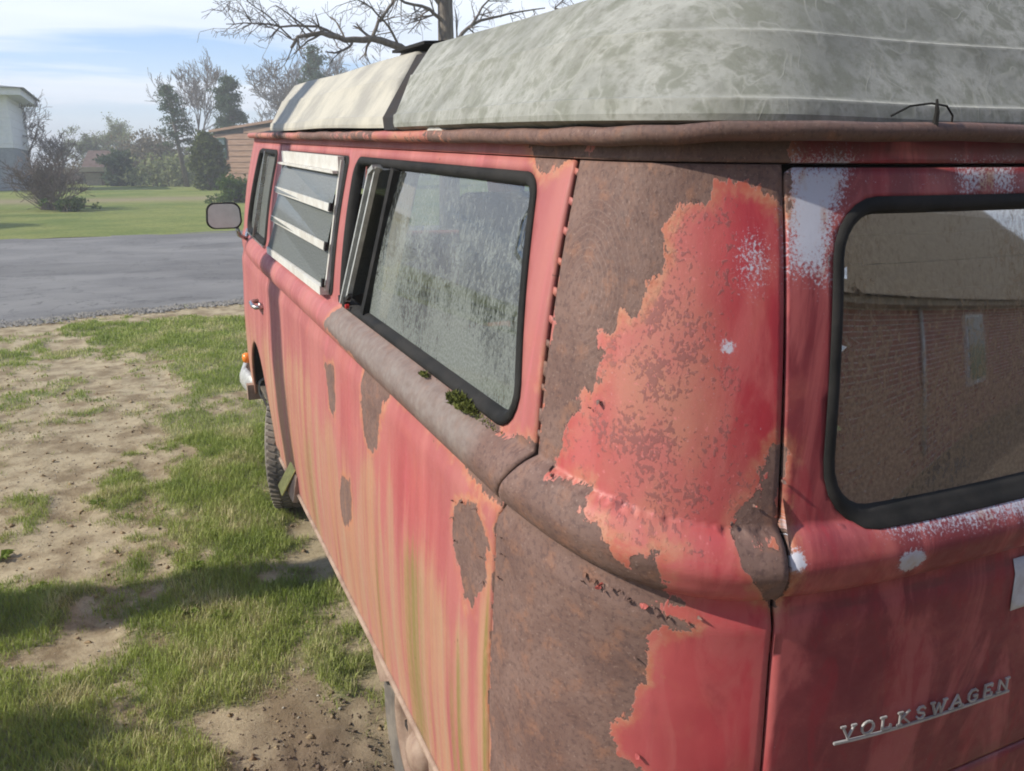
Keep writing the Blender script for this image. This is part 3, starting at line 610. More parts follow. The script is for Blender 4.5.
# ---- cab door window, handle
ring('window_seal', WD, .05, [(-.006, .001), (.002, .010), (.016, .006), (.022, -.018)], cab_door, M['rubber'])
pane('door_glass', [(3.82, 1.648), (4.39, 1.648), (4.56, 1.262), (3.86, 1.262)], -.012, cab_door, M['glass_cab'])
mb = MB(); sbar(mb, (4.14, 1.662), (4.22, 1.255), .014, .018, .006); mb.build('quarter_light_bar', M['chrome'], cab_door)
mb = MB(); sbar(mb, (3.85, 1.243), (4.57, 1.243), .010, .010, .008); mb.build('waist_trim', M['chrome'], cab_door)
hb = surf(3.95, .955, 0.0); hm = MB(); hm.tube([surf(3.89, .955, .0), surf(3.90, .955, .035), surf(3.93, .957, .042), surf(4.02, .957, .040), surf(4.05, .955, .030), surf(4.06, .955, .0)], [.010, .011, .011, .010, .011, .012], 8)
hm.lathe([(0, 0), (.018, .0), (.018, -.012), (.0, -.016)], surf(3.92, .955, .004)); hm.build('door_handle', M['chrome'], cab_door, True)
# ---- tailgate glass, seal, lettering
ring('window_seal', WT, .085, [(-.006, .001), (-.004, .004), (.004, .006), (.011, .004), (.016, -.001), (.019, -.008), (.020, -.020)], tailgate, M['rubber'])
tg = pane('rear_glass', rp(WT, .085, .018), -.010, tailgate, M['glass_rear'])
hw = MB()
for k in range(9):
    vv = 1.600 - k * .040; q_ = .455 + (1.6 - vv) * .05; sq_ = np.linspace(-q_, q_, 24); hw.tube([surf(a, vv, -.012) for a in sq_], .0018, 4)
hw.build('heating_wire', M['dark'], tailgate)
panel('paper_sticker', [(-.03, 1.100), (-.03, .984), (.082, .984), (.086, 1.100)], [], (.02, .02), tailgate, M['sticker'], .0035, .001)
EM0, EM1 = np.array([.459, .801]), np.array([.054, .789])
def letter_strokes():
    return {'V': [[(0, 1), (.5, 0), (1, 1)], [(-.12, 1), (.2, 1)], [(.8, 1), (1.12, 1)]], 'O': [[(.5 + .5 * math.cos(a), .5 + .5 * math.sin(a)) for a in np.linspace(0, 2 * math.pi, 15)]],
     'L': [[(.15, 1), (.15, 0), (.95, 0), (.95, .22)], [(-.05, 1), (.4, 1)]], 'K': [[(.12, 1), (.12, 0)], [(.92, 1), (.12, .42)], [(.38, .58), (.98, 0)], [(-.05, 1), (.3, 1)], [(-.05, 0), (.3, 0)]],
     'S': [[(.9, .82), (.7, .98), (.3, .98), (.1, .78), (.2, .58), (.8, .42), (.9, .22), (.7, .02), (.3, .02), (.1, .2)]], 'W': [[(0, 1), (.27, 0), (.5, .8), (.73, 0), (1, 1)], [(-.1, 1), (.14, 1)], [(.86, 1), (1.1, 1)]],
     'A': [[(0, 0), (.5, 1), (1, 0)], [(.22, .36), (.78, .36)], [(-.12, 0), (.2, 0)], [(.8, 0), (1.12, 0)]], 'G': [[(.9, .82), (.7, .98), (.3, .98), (.05, .7), (.05, .3), (.3, .02), (.7, .02), (.92, .2), (.92, .45), (.6, .45)]],
     'E': [[(.9, .8), (.9, 1), (.12, 1), (.12, 0), (.95, 0), (.95, .22)], [(.12, .52), (.65, .52)]], 'N': [[(.1, 0), (.1, 1), (.9, 0), (.9, 1)], [(-.06, 0), (.26, 0)], [(.74, 1), (1.06, 1)]]}
LS = letter_strokes(); H_ = .025; cx_ = .014; d_ = (EM1 - EM0); Ld = np.linalg.norm(d_); d_ = d_ / Ld
for ch, wd in zip('VOLKSWAGEN', (.023, .024, .022, .024, .020, .031, .026, .024, .022, .026)):
    mb = MB()
    for stroke in LS[ch]:
        pts = [surf(*(EM0 + d_ * (cx_ + wd * x) + np.array([0, .0065 + H_ * y])), .0045) for x, y in stroke]
        for a, b in zip(pts[:-1], pts[1:]):
            nrm = surf(.25, .8, .05) - surf(.25, .8, 0); ex = (b - a) / np.linalg.norm(b - a) * .0014; mb.bar(a - ex, b + ex, .0034, .003, nrm)
    mb.build('letter', M['letter'], tailgate); cx_ += wd + .0158
mb = MB(); pts = [surf(*(EM0 + d_ * t), .0035) for t in np.linspace(0, Ld, 12)]
for a, b in zip(pts[:-1], pts[1:]): mb.bar(a, b, .0042, .0036, surf(.25, .8, .05) - surf(.25, .8, 0))
mb.build('lettering_bar', M['letter'], tailgate)
# ---- pop-top shell and luggage rack
def loft(name, loops, mat, ridge=None, caps=True):
    n = len(loops[0]); V = np.concatenate(loops); F = [(j * n + i, j * n + (i + 1) % n, (j + 1) * n + (i + 1) % n, (j + 1) * n + i) for j in range(len(loops) - 1) for i in range(n)]
    if caps: F.append(tuple(range((len(loops) - 1) * n, len(loops) * n))); F.append(tuple(range(n))[::-1])
    at = dict(ridge=np.concatenate([np.full(n, r) for r in ridge]) * (.06 + .74 * (V[:, 1] < .35) * sstep(-.8, -.5, V[:, 0]))) if ridge else None
    o = mesh(name, V, F, mat, van, True, None, at)
    o.data.set_sharp_from_angle(angle=R(15)); return o
def plan_loop(x, y0, y1, rr, rf, z, tilt=0., n=12, step=-24):
    c = [(-x, y0), (x, y0), (x, y1), (-x, y1)]; p = rp(c, [rr, rr, rf, rf], 0, n, step); return np.array([(a, b, z + tilt * b) for a, b in p])
prof = [(.030, 1.745, 0), (.0, 1.757, .2), (.0, 1.766, 0), (.006, 1.783, .0), (.008, 1.787, .9), (.013, 1.789, .9), (.017, 1.793, .0), (.050, 1.838, 0), (.081, 1.882, .0), (.083, 1.886, .9), (.089, 1.888, .9), (.093, 1.892, .0), (.150, 1.950, 0), (.163, 1.963, 0), (.172, 1.970, .2), (.40, 1.995, 0), (.60, 2.0, 0)]
rid = [p[2] for p in prof]
base_loops = []
for d, z, _ in prof:
    base_loops.append(plan_loop(.785 - d, .055 + d * 1.05, 1.165 + (z - 1.757) * .95 - max(0, d - .20) * .6, .27, .012, z))
# gentle waviness of old fibreglass
def wobble(P, a): 
    P = P.copy(); P[:, 0] += a * np.sin(P[:, 1] * 7 + P[:, 2] * 5); P[:, 2] += a * .8 * np.sin(P[:, 0] * 9 + P[:, 1] * 4.3); return P
for l in base_loops: l[:, 2] += .035 * sstep(.45, .12, l[:, 1]) * sstep(1.90, 1.96, l[:, 2])
pop = loft('pop_top', [wobble(l, .0020) for l in base_loops], M['fibreglass'], rid)
tl = []
for d, z, _ in prof[1:]:
    d2 = d * 1.0; tl.append(plan_loop(.775 - d2, 1.275 + (z - 1.757) * 1.12, 3.22 + (z - 1.757) * 1.3, 0.012, .16, min(z, 1.972)))
rack = loft('luggage_rack', [wobble(l, .003) for l in tl[:13]], M['rack'], [0] * 13)
mb = MB(); mb.add([(x * w_, y, z) for z, y, w_ in ((1.75, 1.225, .778), (1.78, 1.255, .772), (1.955, 1.445, .612)) for x, y in ((-1, y - .06), (1, y - .06), (1, y + .05), (-1, y + .05))], [(0, 1, 2, 3), (8, 11, 10, 9)] + [(a, a + 4, (a + 1) % 4 + 4 * (a // 4) + 4, (a + 1) % 4 + 4 * (a // 4)) for a in range(8)]); mb.build('gap_shade_filler', M['dark'], van)  # dark filler standing in for the shade inside the roof gap
# the torn lip over the gap, curling up in front of the shell
mb = MB(); mb.add([(-.615, 1.72, 1.985), (-.615, 1.42, 1.985), (-.50, 1.42, 1.992), (-.50, 1.72, 1.992), (-.615, 1.72, 1.977), (-.615, 1.42, 1.977), (-.50, 1.42, 1.982), (-.50, 1.72, 1.982)], [(0, 1, 2, 3), (4, 7, 6, 5), (0, 4, 5, 1), (1, 5, 6, 2), (2, 6, 7, 3), (3, 7, 4, 0)]); mb.build('torn_trim', M['rubber'], van)
mb = MB(); q0 = surf(1.72, 1.72, .0); mb.add([q0 + np.array(p) for p in ((-.028, -.08, .024), (-.030, .02, .026), (.02, .03, .050), (.02, -.05, .048), (-.03, -.03, .046))], [(0, 1, 4), (1, 2, 4), (2, 3, 4), (3, 0, 4)]); mb.build('torn_canvas_scrap', M['cream'], van)
# loose wire in the rear gutter
g1 = surf(.33, 1.74, .03); wire = MB()
g1[2] = 1.756
wire.tube([g1 + np.array(p) for p in ((-.062, .02, .012), (-.040, .008, .026), (-.010, -.002, .030), (.018, -.006, .027), (.036, -.004, .014), (.044, .002, -.004))], .0016, 5)
wire.tube([g1 + np.array(p) for p in ((.002, -.004, -.004), (.000, -.006, .018), (-.002, -.004, .036))], [.005, .0035, .0018], 6); wire.build('loose_wire', M['rubber'], van)
# ---- front end bits seen past the side
mi = MB(); mc = surf(4.60, 1.245, 0.); hd_c = np.array([-.962, 3.55, 1.345])
mi.tube([mc, mc + np.array([-.03, -.15, -.03]), hd_c + np.array([.07, .03, -.10]), hd_c + np.array([.06, .03, -.05])], .011, 8); mi.build('mirror_arm', M['chrome'], van, True)
mrp = rp([(-.086, -.062), (.086, -.062), (.080, .064), (-.076, .064)], .04); V = []; n_ = len(mrp)
for k, (sc, dy) in enumerate(((.92, -.004), (1.0, -.006), (1.04, .004), (1.0, .03), (.6, .045))):
    V += [(hd_c[0] + a * sc, hd_c[1] + dy, hd_c[2] + b * sc) for a, b in mrp]
F = [(j * n_ + i, j * n_ + (i + 1) % n_, (j + 1) * n_ + (i + 1) % n_, (j + 1) * n_ + i) for j in range(4) for i in range(n_)] + [tuple(range(4 * n_, 5 * n_))]
mh = mesh('door_mirror', V, F, M['rubber'], van, True)
mesh('mirror_glass', [(hd_c[0] + a * .93, hd_c[1] - .0055, hd_c[2] + b * .93) for a, b in mrp], [tuple(range(n_))], M['mirror'], mh, False)
bm_ = MB(); bpts = [(-.78, 3.90, .31), (-.835, 4.02, .31), (-.855, 4.16, .32), (-.80, 4.36, .35), (-.5, 4.46, .35), (.0, 4.48, .35), (.5, 4.46, .35), (.80, 4.36, .35), (.87, 4.16, .34)]
V = []; pr = [(0, -.07), (.025, -.055), (.038, -.02), (.038, .02), (.025, .055), (0, .07)]
for p in bpts:
    r_ = Vector((p[0], (p[1] - 3.9) * .8 + .001, 0)).normalized()
    for o_, z_ in pr: V.append((p[0] + r_.x * o_, p[1] + r_.y * o_, p[2] + z_))
n_ = len(pr); F = [(i * n_ + k, i * n_ + k + 1, (i + 1) * n_ + k + 1, (i + 1) * n_ + k) for i in range(len(bpts) - 1) for k in range(n_ - 1)]
bo = mesh('front_bumper', V, F, M['alu'], van, True); bo.modifiers.new('thickness', 'SOLIDIFY').thickness = .01
sp_ = MB(); sp_.box((-.845, 3.93, .30), (.07, .05, .09)); sp_.build('bumper_step', M['rim'], van)
il = MB(); il.lathe([(0, -.025), (.024, -.020), (.032, -.005), (.032, .02), (0, .02)], (-.855, 4.06, .47), n=16); il.build('indicator_lamp', M['orange'], van, True)
# wheel arch liner and underside
V = []; F = []; al = arch(0, .45, 0, 178, 2, 16); 
for j, x in enumerate((-.845, -.55)):
    V += [(x, 3.478 + a, .27 + b) for a, b in al]
F = [(i, i + 1, len(al) + i + 1, len(al) + i) for i in range(len(al) - 1)] + [tuple(range(len(al), 2 * len(al)))]
mesh('wheel_arch_liner', V, F, M['dark'], van, True)
mb = MB(); mb.box((0, 1.95, .22), (1.50, 2.3, .06)); mb.build('underside', M['dark'], van)
# rolled sill lip
si = MB(); si.tube([surf(a, np.interp(a, [1.153, 1.95, 2.6, 3.738], [.242, .247, .247, .247]), .001) for a in np.arange(1.16, 3.74, .08)], .010, 8); si.build('sill_lip', M['rim'], van, True)
fl = MB(); p0 = surf(2.02, .245, -.01); fl.add([p0 + np.array(p) for p in ((0, -.16, 0), (-.004, .10, 0), (-.012, .06, -.05), (-.014, -.02, -.085), (-.010, -.10, -.03), (.004, -.16, 0), (.004, .10, 0), (-.004, .06, -.05), (-.006, -.02, -.085), (-.004, -.10, -.03))], [(0, 1, 2, 3, 4), (9, 8, 7, 6, 5), (0, 4, 9, 5), (1, 6, 7, 2), (2, 7, 8, 3), (3, 8, 9, 4)]); fl.build('hanging_sill_flake', M['rim'], van)
tp = MB(); t0_ = surf(3.30, .335, .004); tp.add([t0_ + np.array(p) for p in ((0, -.02, .02), (0, .09, .02), (-.055, .13, -.10), (-.055, .04, -.115), (.003, -.02, .02), (.003, .09, .02), (-.050, .13, -.10), (-.050, .04, -.115))], [(0, 1, 2, 3), (4, 7, 6, 5), (0, 4, 5, 1), (1, 5, 6, 2), (2, 6, 7, 3), (3, 7, 4, 0)]); tp.build('tape_strip', M['tape'], van)
jk = MB(); jk.add([t0_ + np.array(p) for p in ((0, -.05, .0), (0, .04, .0), (-.03, .06, -.10), (-.02, -.04, -.12), (.02, -.05, .0), (.02, .04, .0), (-.01, .06, -.10), (.0, -.04, -.12))], [(0, 1, 2, 3), (4, 7, 6, 5), (0, 4, 5, 1), (1, 5, 6, 2), (2, 6, 7, 3), (3, 7, 4, 0)]); jk.build('jacking_point', M['rim'], van)
# moss tufts on the sill of the rear side window
def tuft(c, rx, ry, rz, n, size):
    V = []; F = []
    for i in range(n):
        a = random.uniform(0, 2 * math.pi); r = math.sqrt(random.random()); p = Vector(c) + Vector((math.cos(a) * r * rx, math.sin(a) * r * ry, random.random() * rz * (1 - r * r * .8)))
        d = Vector((random.gauss(0, 1), random.gauss(0, 1), random.uniform(.3, 1.6))).normalized() * size * random.uniform(.6, 1.5); e = d.cross(Vector((random.gauss(0, 1), random.gauss(0, 1), 1))).normalized() * size * .28
        k = len(V); V += [p - e, p + e, p + d]; F.append((k, k + 1, k + 2))
    return V, F
V, F = tuft(surf(1.335, 1.236, .016), .018, .065, .022, 900, .009); mesh('moss_tuft', V, F, M['moss'], van, False)
V, F = tuft(surf(1.56, 1.236, .014), .009, .024, .009, 160, .006); mesh('moss_tuft', V, F, M['moss'], van, False)
V, F = tuft(surf(1.24, 1.238, .014), .010, .09, .006, 160, .005); mesh('moss_tuft', V, F, M['moss'], van, False)
# ---- wheels
def wheel(yc, xo, sgn):
    """xo = outer face; the tread carries its own lugs"""
    e = empty('wheel', None, None, (xo, yc, GB + .25)); e.parent = van
    ty = MB(); ty.lathe([(.205, .0), (.225, -.012), (.27, -.020), (.300, -.012), (.318, .004), (.325, .030), (.327, .085), (.325, .140), (.318, .165), (.30, .182), (.225, .175), (.205, .16)], (0, 0, 0), n=64)
    N = 60
    for k in range(N):
        a = 2 * math.pi * k / N
        for (x0_, x1_, sh) in ((-.004, .040, .0), (.050, .085, .5), (.092, .125, .0), (.132, .172, .5)):
            a_ = a + sh * 2 * math.pi / N; rot = Matrix.Rotation(a_, 3, 'X') @ Matrix.Rotation(.35 if sh else -.35, 3, 'Z')
            ty.box(Matrix.Rotation(a_, 3, 'X') @ Vector(((x0_ + x1_) / 2, 0, .327)), (x1_ - x0_, .019, .011), Matrix.Rotation(a_, 3, 'X') @ Matrix.Rotation(.3 if sh else -.3, 3, 'Z'))
    to = ty.build('tyre', M['tyre'], e, False)
    ri = MB(); ri.lathe([(.207, .002), (.212, -.006), (.200, -.004), (.192, .010), (.186, .028), (.165, .040), (.158, .036), (.150, .022), (.120, .004), (.085, .0), (.070, .012), (.0, .012)], (0, 0, 0), n=48); ro = ri.build('rim', M['rim'], e, True)
    hc = MB(); hc.lathe([(.064, .012), (.062, -.006), (.050, -.022), (.025, -.032), (.0, -.034)], (0, 0, 0), n=32); hc.build('hub_cap', M['rim'], e, True)
    dk = MB()
    for k in range(10):
        a = 2 * math.pi * k / 10; dk.box(Vector((.0085, .125 * math.cos(a), .125 * math.sin(a))), (.012, .028, .020), Matrix.Rotation(a, 3, 'X'))
    dk.build('rim_slots', M['dark'], e, kind='stuff')
    return e
def copy_tree(o, parent=None):
    c = o.copy(); COL.objects.link(c); c.parent = parent
    for ch in list(o.children): copy_tree(ch, c)
    return c
wr = wheel(.96, -.828, -1); wf = copy_tree(wr, van); wf.location = (-.815, 3.36, GB + .325); wf.rotation_euler = (0, 0, R(-17))
for yy in (.80, 3.36):
    c = copy_tree(wr, van); c.location = (.82, yy, GB + .325); c.rotation_euler = (0, 0, math.pi)
# ---- cabin
mb = MB(); mb.box((0, 2.1, .33), (1.62, 4.0, .02)); mb.build('cabin_floor', M['liner'], van)
mb = MB(); mb.box((0, .62, .88), (1.55, 1.05, .03)); mb.build('engine_deck', M['liner'], van)
mb = MB(); mb.box((0, .62, .96), (1.5, 1.0, .12)); o = mb.build('rear_mattress', M['fabric2'], van); b_ = o.modifiers.new('soft', 'BEVEL'); b_.width = .04; b_.segments = 3
mb = MB(); mb.box((.72, 2.0, .80), (.22, 1.5, .92)); mb.box((.68, .75, 1.30), (.16, .6, .50)); mb.build('wooden_cabinet', simple('worn_wood_veneer', (.20, .12, .07), (.12, .07, .04), 6, .5, stretch=(1, 1, .2)), van)
for x in (-.45, .45):
    mb = MB(); mb.box((x, 3.25, 1.15), (.50, .14, .62)); mb.box((x, 3.45, .82), (.50, .50, .14)); o = mb.build('cab_seat', M['fabric2'], van); b_ = o.modifiers.new('soft', 'BEVEL'); b_.width = .05; b_.segments = 3
mb = MB(); mb.box((.0, 2.1, 1.712), (1.40, 3.9, .012)); mb.build('headliner', M['fabric'], van)
def drape(name, s0, s1, v0, v1, off, mat, amp=.012, k=40, parent=van):
    a = np.linspace(s0, s1, 40); b = np.linspace(v0, v1, 8); V = []; uvs = []
    for j, vv in enumerate(b):
        P_ = surf(a, np.full(a.shape, vv), off); off_ = amp * np.sin(a * k) * (1 - .5 * (j / 7)); Q_ = surf(a, np.full(a.shape, vv), off - .05) - P_; Q_ /= np.linalg.norm(Q_, axis=1)[:, None]
        V.append(P_ + Q_ * off_[:, None]); 
    n_ = 40; F = [(j * n_ + i, j * n_ + i + 1, (j + 1) * n_ + i + 1, (j + 1) * n_ + i) for j in range(7) for i in range(n_ - 1)]
    return mesh(name, np.concatenate(V), F, mat, parent, True)
drape('curtain', 2.02, 2.18, 1.24, 1.68, -.07, M['fabric'])
drape('curtain', 1.16, 1.30, 1.24, 1.68, -.07, M['fabric'])
mb = MB()
mb.box((-.62, .90, 1.07), (.16, .20, .10)); o = mb.build('red_bundle', M['redcloth'], van); b_ = o.modifiers.new('soft', 'BEVEL'); b_.width = .03; b_.segments = 3
mb = MB(); mb.box((-.55, 1.15, 1.12), (.20, .16, .20)); o = mb.build('pale_box', M['cream'], van)

# curled flakes of paint standing off along the lower edge of the belt and round the bare patches
def flake(s0, v0, sz, a):
    n = 6; mb = MB(); rim = []
    for k in range(n):
        an = a + 2 * math.pi * k / n; rr_ = sz * random.uniform(.6, 1.2); rim.append((s0 + rr_ * math.cos(an), v0 + rr_ * .7 * math.sin(an)))
    top = [surf(x, y, .0035 + .006 * (k in (0, 1)) + random.uniform(0, .002)) for k, (x, y) in enumerate(rim)]; bot = [p_ - (surf(s0, v0, .01) - surf(s0, v0, 0)) * .12 for p_ in top]
    V = np.array(top + bot); uvf = np.array(rim + rim); F = [tuple(range(n)), tuple(range(n, 2 * n))[::-1]] + [(k, k + n, (k + 1) % n + n, (k + 1) % n) for k in range(n)]
    at_ = body_attrs(uvf[:, 0], uvf[:, 1]); at_['rust'][:] = random.choice((-.1, .5, 1., 1.)); at_['mottle'][:] = .2; mesh('paint_flake', V, F, M['paint'], van, False, uvf, at_)
for i in range(20): t_ = random.random(); flake(.70 + .22 * t_, 1.078 + .016 * random.random() + .01 * t_, random.uniform(.002, .0052), random.uniform(0, 6))
for q_ in ((1.352, 1.03), (1.36, .99), (1.335, .95), (1.20, .98), (1.195, .93), (1.24, 1.062), (1.30, 1.05), (.905, 1.365), (.92, 1.352), (.99, 1.235), (.975, 1.232), (1.115, 1.06), (1.11, 1.03), (1.118, .98), (.585, 1.30), (.63, 1.27), (.665, 1.245), (.785, .80), (.80, .99)):
    flake(q_[0], q_[1], random.uniform(.0025, .0055), random.uniform(0, 6))
# ------------------------------------------------------------------ the ground
def vnoise(x, y, seed=0):
    def h(i, j):
        n = (i * 374761393 + j * 668265263 + seed * 1442695041) & 0xffffffff; n = ((n ^ (n >> 13)) * 1274126177) & 0xffffffff; return ((n ^ (n >> 16)) & 0xffff) / 65535.
    xi = np.floor(x).astype(np.int64); yi = np.floor(y).astype(np.int64); fx = x - xi; fy = y - yi; fx = fx * fx * (3 - 2 * fx); fy = fy * fy * (3 - 2 * fy)
    return (h(xi, yi) * (1 - fx) + h(xi + 1, yi) * fx) * (1 - fy) + (h(xi, yi + 1) * (1 - fx) + h(xi + 1, yi + 1) * fx) * fy
def fbm(x, y, f, o=4, seed=0):
    r = 0; a = .5; t = 0
    for k in range(o): r = r + a * vnoise(x * f, y * f, seed + k * 17); t += a; a *= .5; f *= 2.03
    return r / t
def road_edge_near(x): return 10.05 + .30 * (x + 1) * .9 + .10 * np.sin(x * 2.3) + .06 * np.sin(x * 6.1)
def zbase(x, y):
    return GB + .0323 * np.clip(y, -3, 5) + .55 * sstep(12, 48, y)
BARE = [(-2.9, 8.6, 1.5, .45), (-1.55, 5.2, .5, .8), (-1.9, 4.2, .62, .7), (-2.35, 5.9, .9, .5), (-1.85, 3.25, .36, .75), (-1.75, 2.3, .22, .8), (-1.12, 1.50, .16, 1.1), (-.98, 1.22, .20, 1.1), (-1.28, 1.60, .10, .9), (-1.62, 1.72, .13, .5), (-.80, 3.05, .16, .8), (-2.6, 3.5, .45, .5), (-1.35, 2.55, .14, .35), (-3.6, 6.5, 1.2, .2), (-1.0, .7, .4, .9), (0, 2, 1.0, .6), (-1.9, 7.2, .7, .6), (-1.45, 6.3, .4, .5)]
GREEN = [(-1.05, 4.6, .33, .75), (-1.00, 3.3, .28, .8), (-1.2, 3.6, .22, .5), (-1.1, 2.6, .25, .5), (-2.0, 2.6, .22, .6), (-1.35, 1.95, .22, .6), (-1.0, 1.95, .2, .7), (-1.9, 1.75, .25, .8), (-.95, 6.0, .5, .8), (-.9, 7.8, .8, .8), (-.86, 1.6, .10, .4), (-1.42, 1.35, .14, .7), (-1.6, 1.3, .3, .6), (-2.3, 2.1, .4, .5), (-3, 7.4, .5, .3), (-2.2, 9.2, .4, .3), (-2.3, 6.6, .7, .45), (-1.55, 8.3, .6, .5), (-3.0, 5.0, .6, .35)]
def grassiness(x, y):
    g = (fbm(x + .25 * fbm(x, y, 5, 3, 9), y, 2.6, 4, 3) - .5) * 2.6 + (fbm(x, y, 9, 3, 31) - .5) * 1.5 + .22
    for bx, by, r, a in BARE: g = g - a * np.exp(-((x - bx) ** 2 + ((y - by) * .8) ** 2) / r ** 2)
    g = g - .9 * np.exp(-((y - (road_edge_near(x) - .30)) / .34) ** 2)
    for bx, by, r, a in GREEN: g = g + a * np.exp(-((x - bx) ** 2 + ((y - by) * .7) ** 2) / r ** 2)
    return g
def clod(x, y): return np.exp(-(((x + 1.0) / .27) ** 2 + ((y - 1.3) / .33) ** 2))
def zground(x, y):
    n = np.clip(1.3 - y / 12, 0, 1)
    near = sstep(12, 8, y) * sstep(-14, -8, x)
    near = near * sstep(10.2, 8.8, y)
    z = zbase(x, y) - .05 * sstep(road_edge_near(x) + .05, road_edge_near(x) + .4, y) + near * (.05 * (fbm(x, y, 1.3, 3, 5) - .5) + .030 * (fbm(x, y, 6, 4, 8) - .5) + .018 * np.clip(grassiness(x, y), -.5, .8))
    z = z - .10 * np.exp(-(((x + .80) / .30) ** 2 + ((y - 1.0) / .45) ** 2))
    z = z + clod(x, y) * (.13 * np.abs(fbm(x, y, 13, 4, 77) - .5) + .03 * fbm(x, y, 38, 3, 21) - .03)
    return z
def grid_ground(name, xs, ys, zf, mat, attrs=None, dz=0.):
    X, Y = np.meshgrid(xs, ys, indexing='ij'); Z = zf(X, Y) + dz; n, m = X.shape
    V = np.stack([X, Y, Z], -1).reshape(-1, 3); i = np.arange(n * m).reshape(n, m); F = np.stack([i[:-1, :-1], i[1:, :-1], i[1:, 1:], i[:-1, 1:]], -1).reshape(-1, 4)
    at = {k: f(X, Y).ravel() for k, f in attrs.items()} if attrs else None
    return fastmesh(name, V, F, mat, None, 'structure', at, True)
def dirt(T):
    P = T.obj(); g = T.attr('green'); c = T.attr('clod'); n = T.noise(P, 5, 8, .65); f = T.noise(P, 60, 7, .7); ff = T.noise(P, 260, 5, .7)
    base = T.mix(T.rng(n, .36, .62), (.22, .165, .098), (.42, .345, .225)); base = T.mix(T.math('MULTIPLY', T.rng(f, .5, .75), .55), base, (.13, .095, .065))
    base = T.mix(T.math('MULTIPLY', T.rng(ff, .62, .70), .6), base, (.52, .46, .36)); base = T.mix(T.math('MULTIPLY', c, .85), base, T.mix(f, (.12, .082, .058), (.24, .175, .12)))
    gg = T.math('ADD', g, T.math('MULTIPLY', T.math('SUBTRACT', f, .5), 1.3)); base = T.mix(T.math('MULTIPLY', T.rng(gg, .0, .45), .85), base, T.mix(ff, (.12, .13, .05), (.22, .23, .10)))
    return T.bsdf(base, .95, T.bump(T.math('ADD', T.math('MULTIPLY', f, .8), T.math('MULTIPLY', ff, .5)), .7, .012), 0, .2)
def lawn(T):
    P = T.obj(); n = T.noise(T.map(P, (.6, 1, 1)), .45, 6, .6); f = T.noise(P, 9, 7, .7); ff = T.noise(P, 60, 4, .7)
    c = T.mix(T.rng(n, .3, .65), (.17, .23, .06), (.30, .32, .10)); c = T.mix(T.math('MULTIPLY', T.rng(f, .42, .72), .5), c, (.05, .085, .02)); c = T.mix(T.math('MULTIPLY', T.attr('bare'), T.rng(f, .3, .55, .5, .95)), c, (.33, .27, .17))
    return T.bsdf(c, .95, T.bump(T.math('ADD', f, ff), .8, .08), 0, .15)
def asph(T):
    P = T.obj(); n = T.noise(T.map(P, (.6, 1., 1)), .9, 8, .65); f = T.noise(P, 26, 6, .7); ff = T.noise(P, 150, 4, .75); cr = T.n('ShaderNodeTexVoronoi', feature='DISTANCE_TO_EDGE'); T.put(cr.inputs['Vector'], T.map(P, (1, 1, 1))); cr.inputs['Scale'].default_value = .55
    c = T.mix(T.rng(n, .35, .65), (.155, .150, .148), (.215, .208, .20)); c = T.mix(T.math('MULTIPLY', T.rng(f, .5, .7), .4), c, (.26, .25, .24)); c = T.mix(T.math('MULTIPLY', T.rng(ff, .55, .7), .4), c, (.06, .058, .06))
    pt = T.noise(T.map(P, (.35, .8, 1), (4, 4, 0)), .55, 4, .5); c = T.mix(T.rng(pt, .50, .56, 0, .38), c, (.085, .082, .082)); ck = T.noise(T.map(P, (1, 1, 1), (1, 8, 0)), .8, 7, .6, .4); c = T.mix(T.math('MULTIPLY', T.math('SUBTRACT', 1, T.rng(T.math('ABSOLUTE', T.math('SUBTRACT', ck, .5)), .001, .006)), .7), c, (.05, .05, .05))  # large dark patches stand in for tree shadow streaks; fine lines are cracks
    return T.bsdf(c, .9, T.bump(T.math('ADD', f, ff), .6, .01), 0, .3)
M['dirt'] = material('dry_soil', dirt); M['lawn'] = material('spring_lawn', lawn); M['asphalt'] = material('old_asphalt', asph)
# one sheet to the horizon, finer near the camera
big = lambda X, Y: zbase(X, Y) - .03 - .6 * sstep(13.5, 10.5, Y) * sstep(-12, -7, Y) * sstep(-12, -7, X) * sstep(8, 4, X)
xs = np.concatenate([[-700, -300, -120], np.arange(-60, 61, 4), [120, 300, 700]]); ys = np.concatenate([[-700, -300, -60, -20], np.arange(-12, 90, 3), [120, 300, 700]])
bare = lambda X, Y: np.exp(-(((Y - 36) / 1.8) ** 2)) * sstep(-16, -9, X) * sstep(8, 2, X) + .5 * np.exp(-(((Y - 34.5) / .8) ** 2)) * (X < -6)
grid_ground('lawn_field', xs, ys, big, M['lawn'], dict(bare=bare))
grid_ground('lawn_strip', np.arange(-24, 24.1, .5), np.arange(21.0, 48, .4), lambda X, Y: zbase(X, Y) + .02 + .05 * (fbm(X, Y, .7, 3, 4) - .5), M['lawn'], dict(bare=bare))
xs = np.concatenate([np.arange(-9, -3.2, .09), np.arange(-3.2, -.5, .028), np.arange(-.5, 4, .15)]); ys = np.concatenate([np.arange(-6, .4, .15), np.arange(.4, 4.2, .024), np.arange(4.2, 11.2, .06)])
grid_ground('soil', xs, ys, zground, M['dirt'], dict(green=lambda X, Y: np.clip(grassiness(X, Y), -1, 1), clod=clod))
def road(name, ux, n, f0, f1, mat, dz):
    V = []; F = []; ts = np.linspace(0, 1, n)
    for x in ux:
        a, b = f0(x), f1(x)
        for t in ts: y = a + (b - a) * t; V.append((x, y, float(zbase(x, y)) + dz))
    for i in range(len(ux) - 1):
        for j in range(n - 1): F.append((i * n + j, (i + 1) * n + j, (i + 1) * n + j + 1, i * n + j + 1))
    return mesh(name, V, F, mat, None, True, kind='structure')
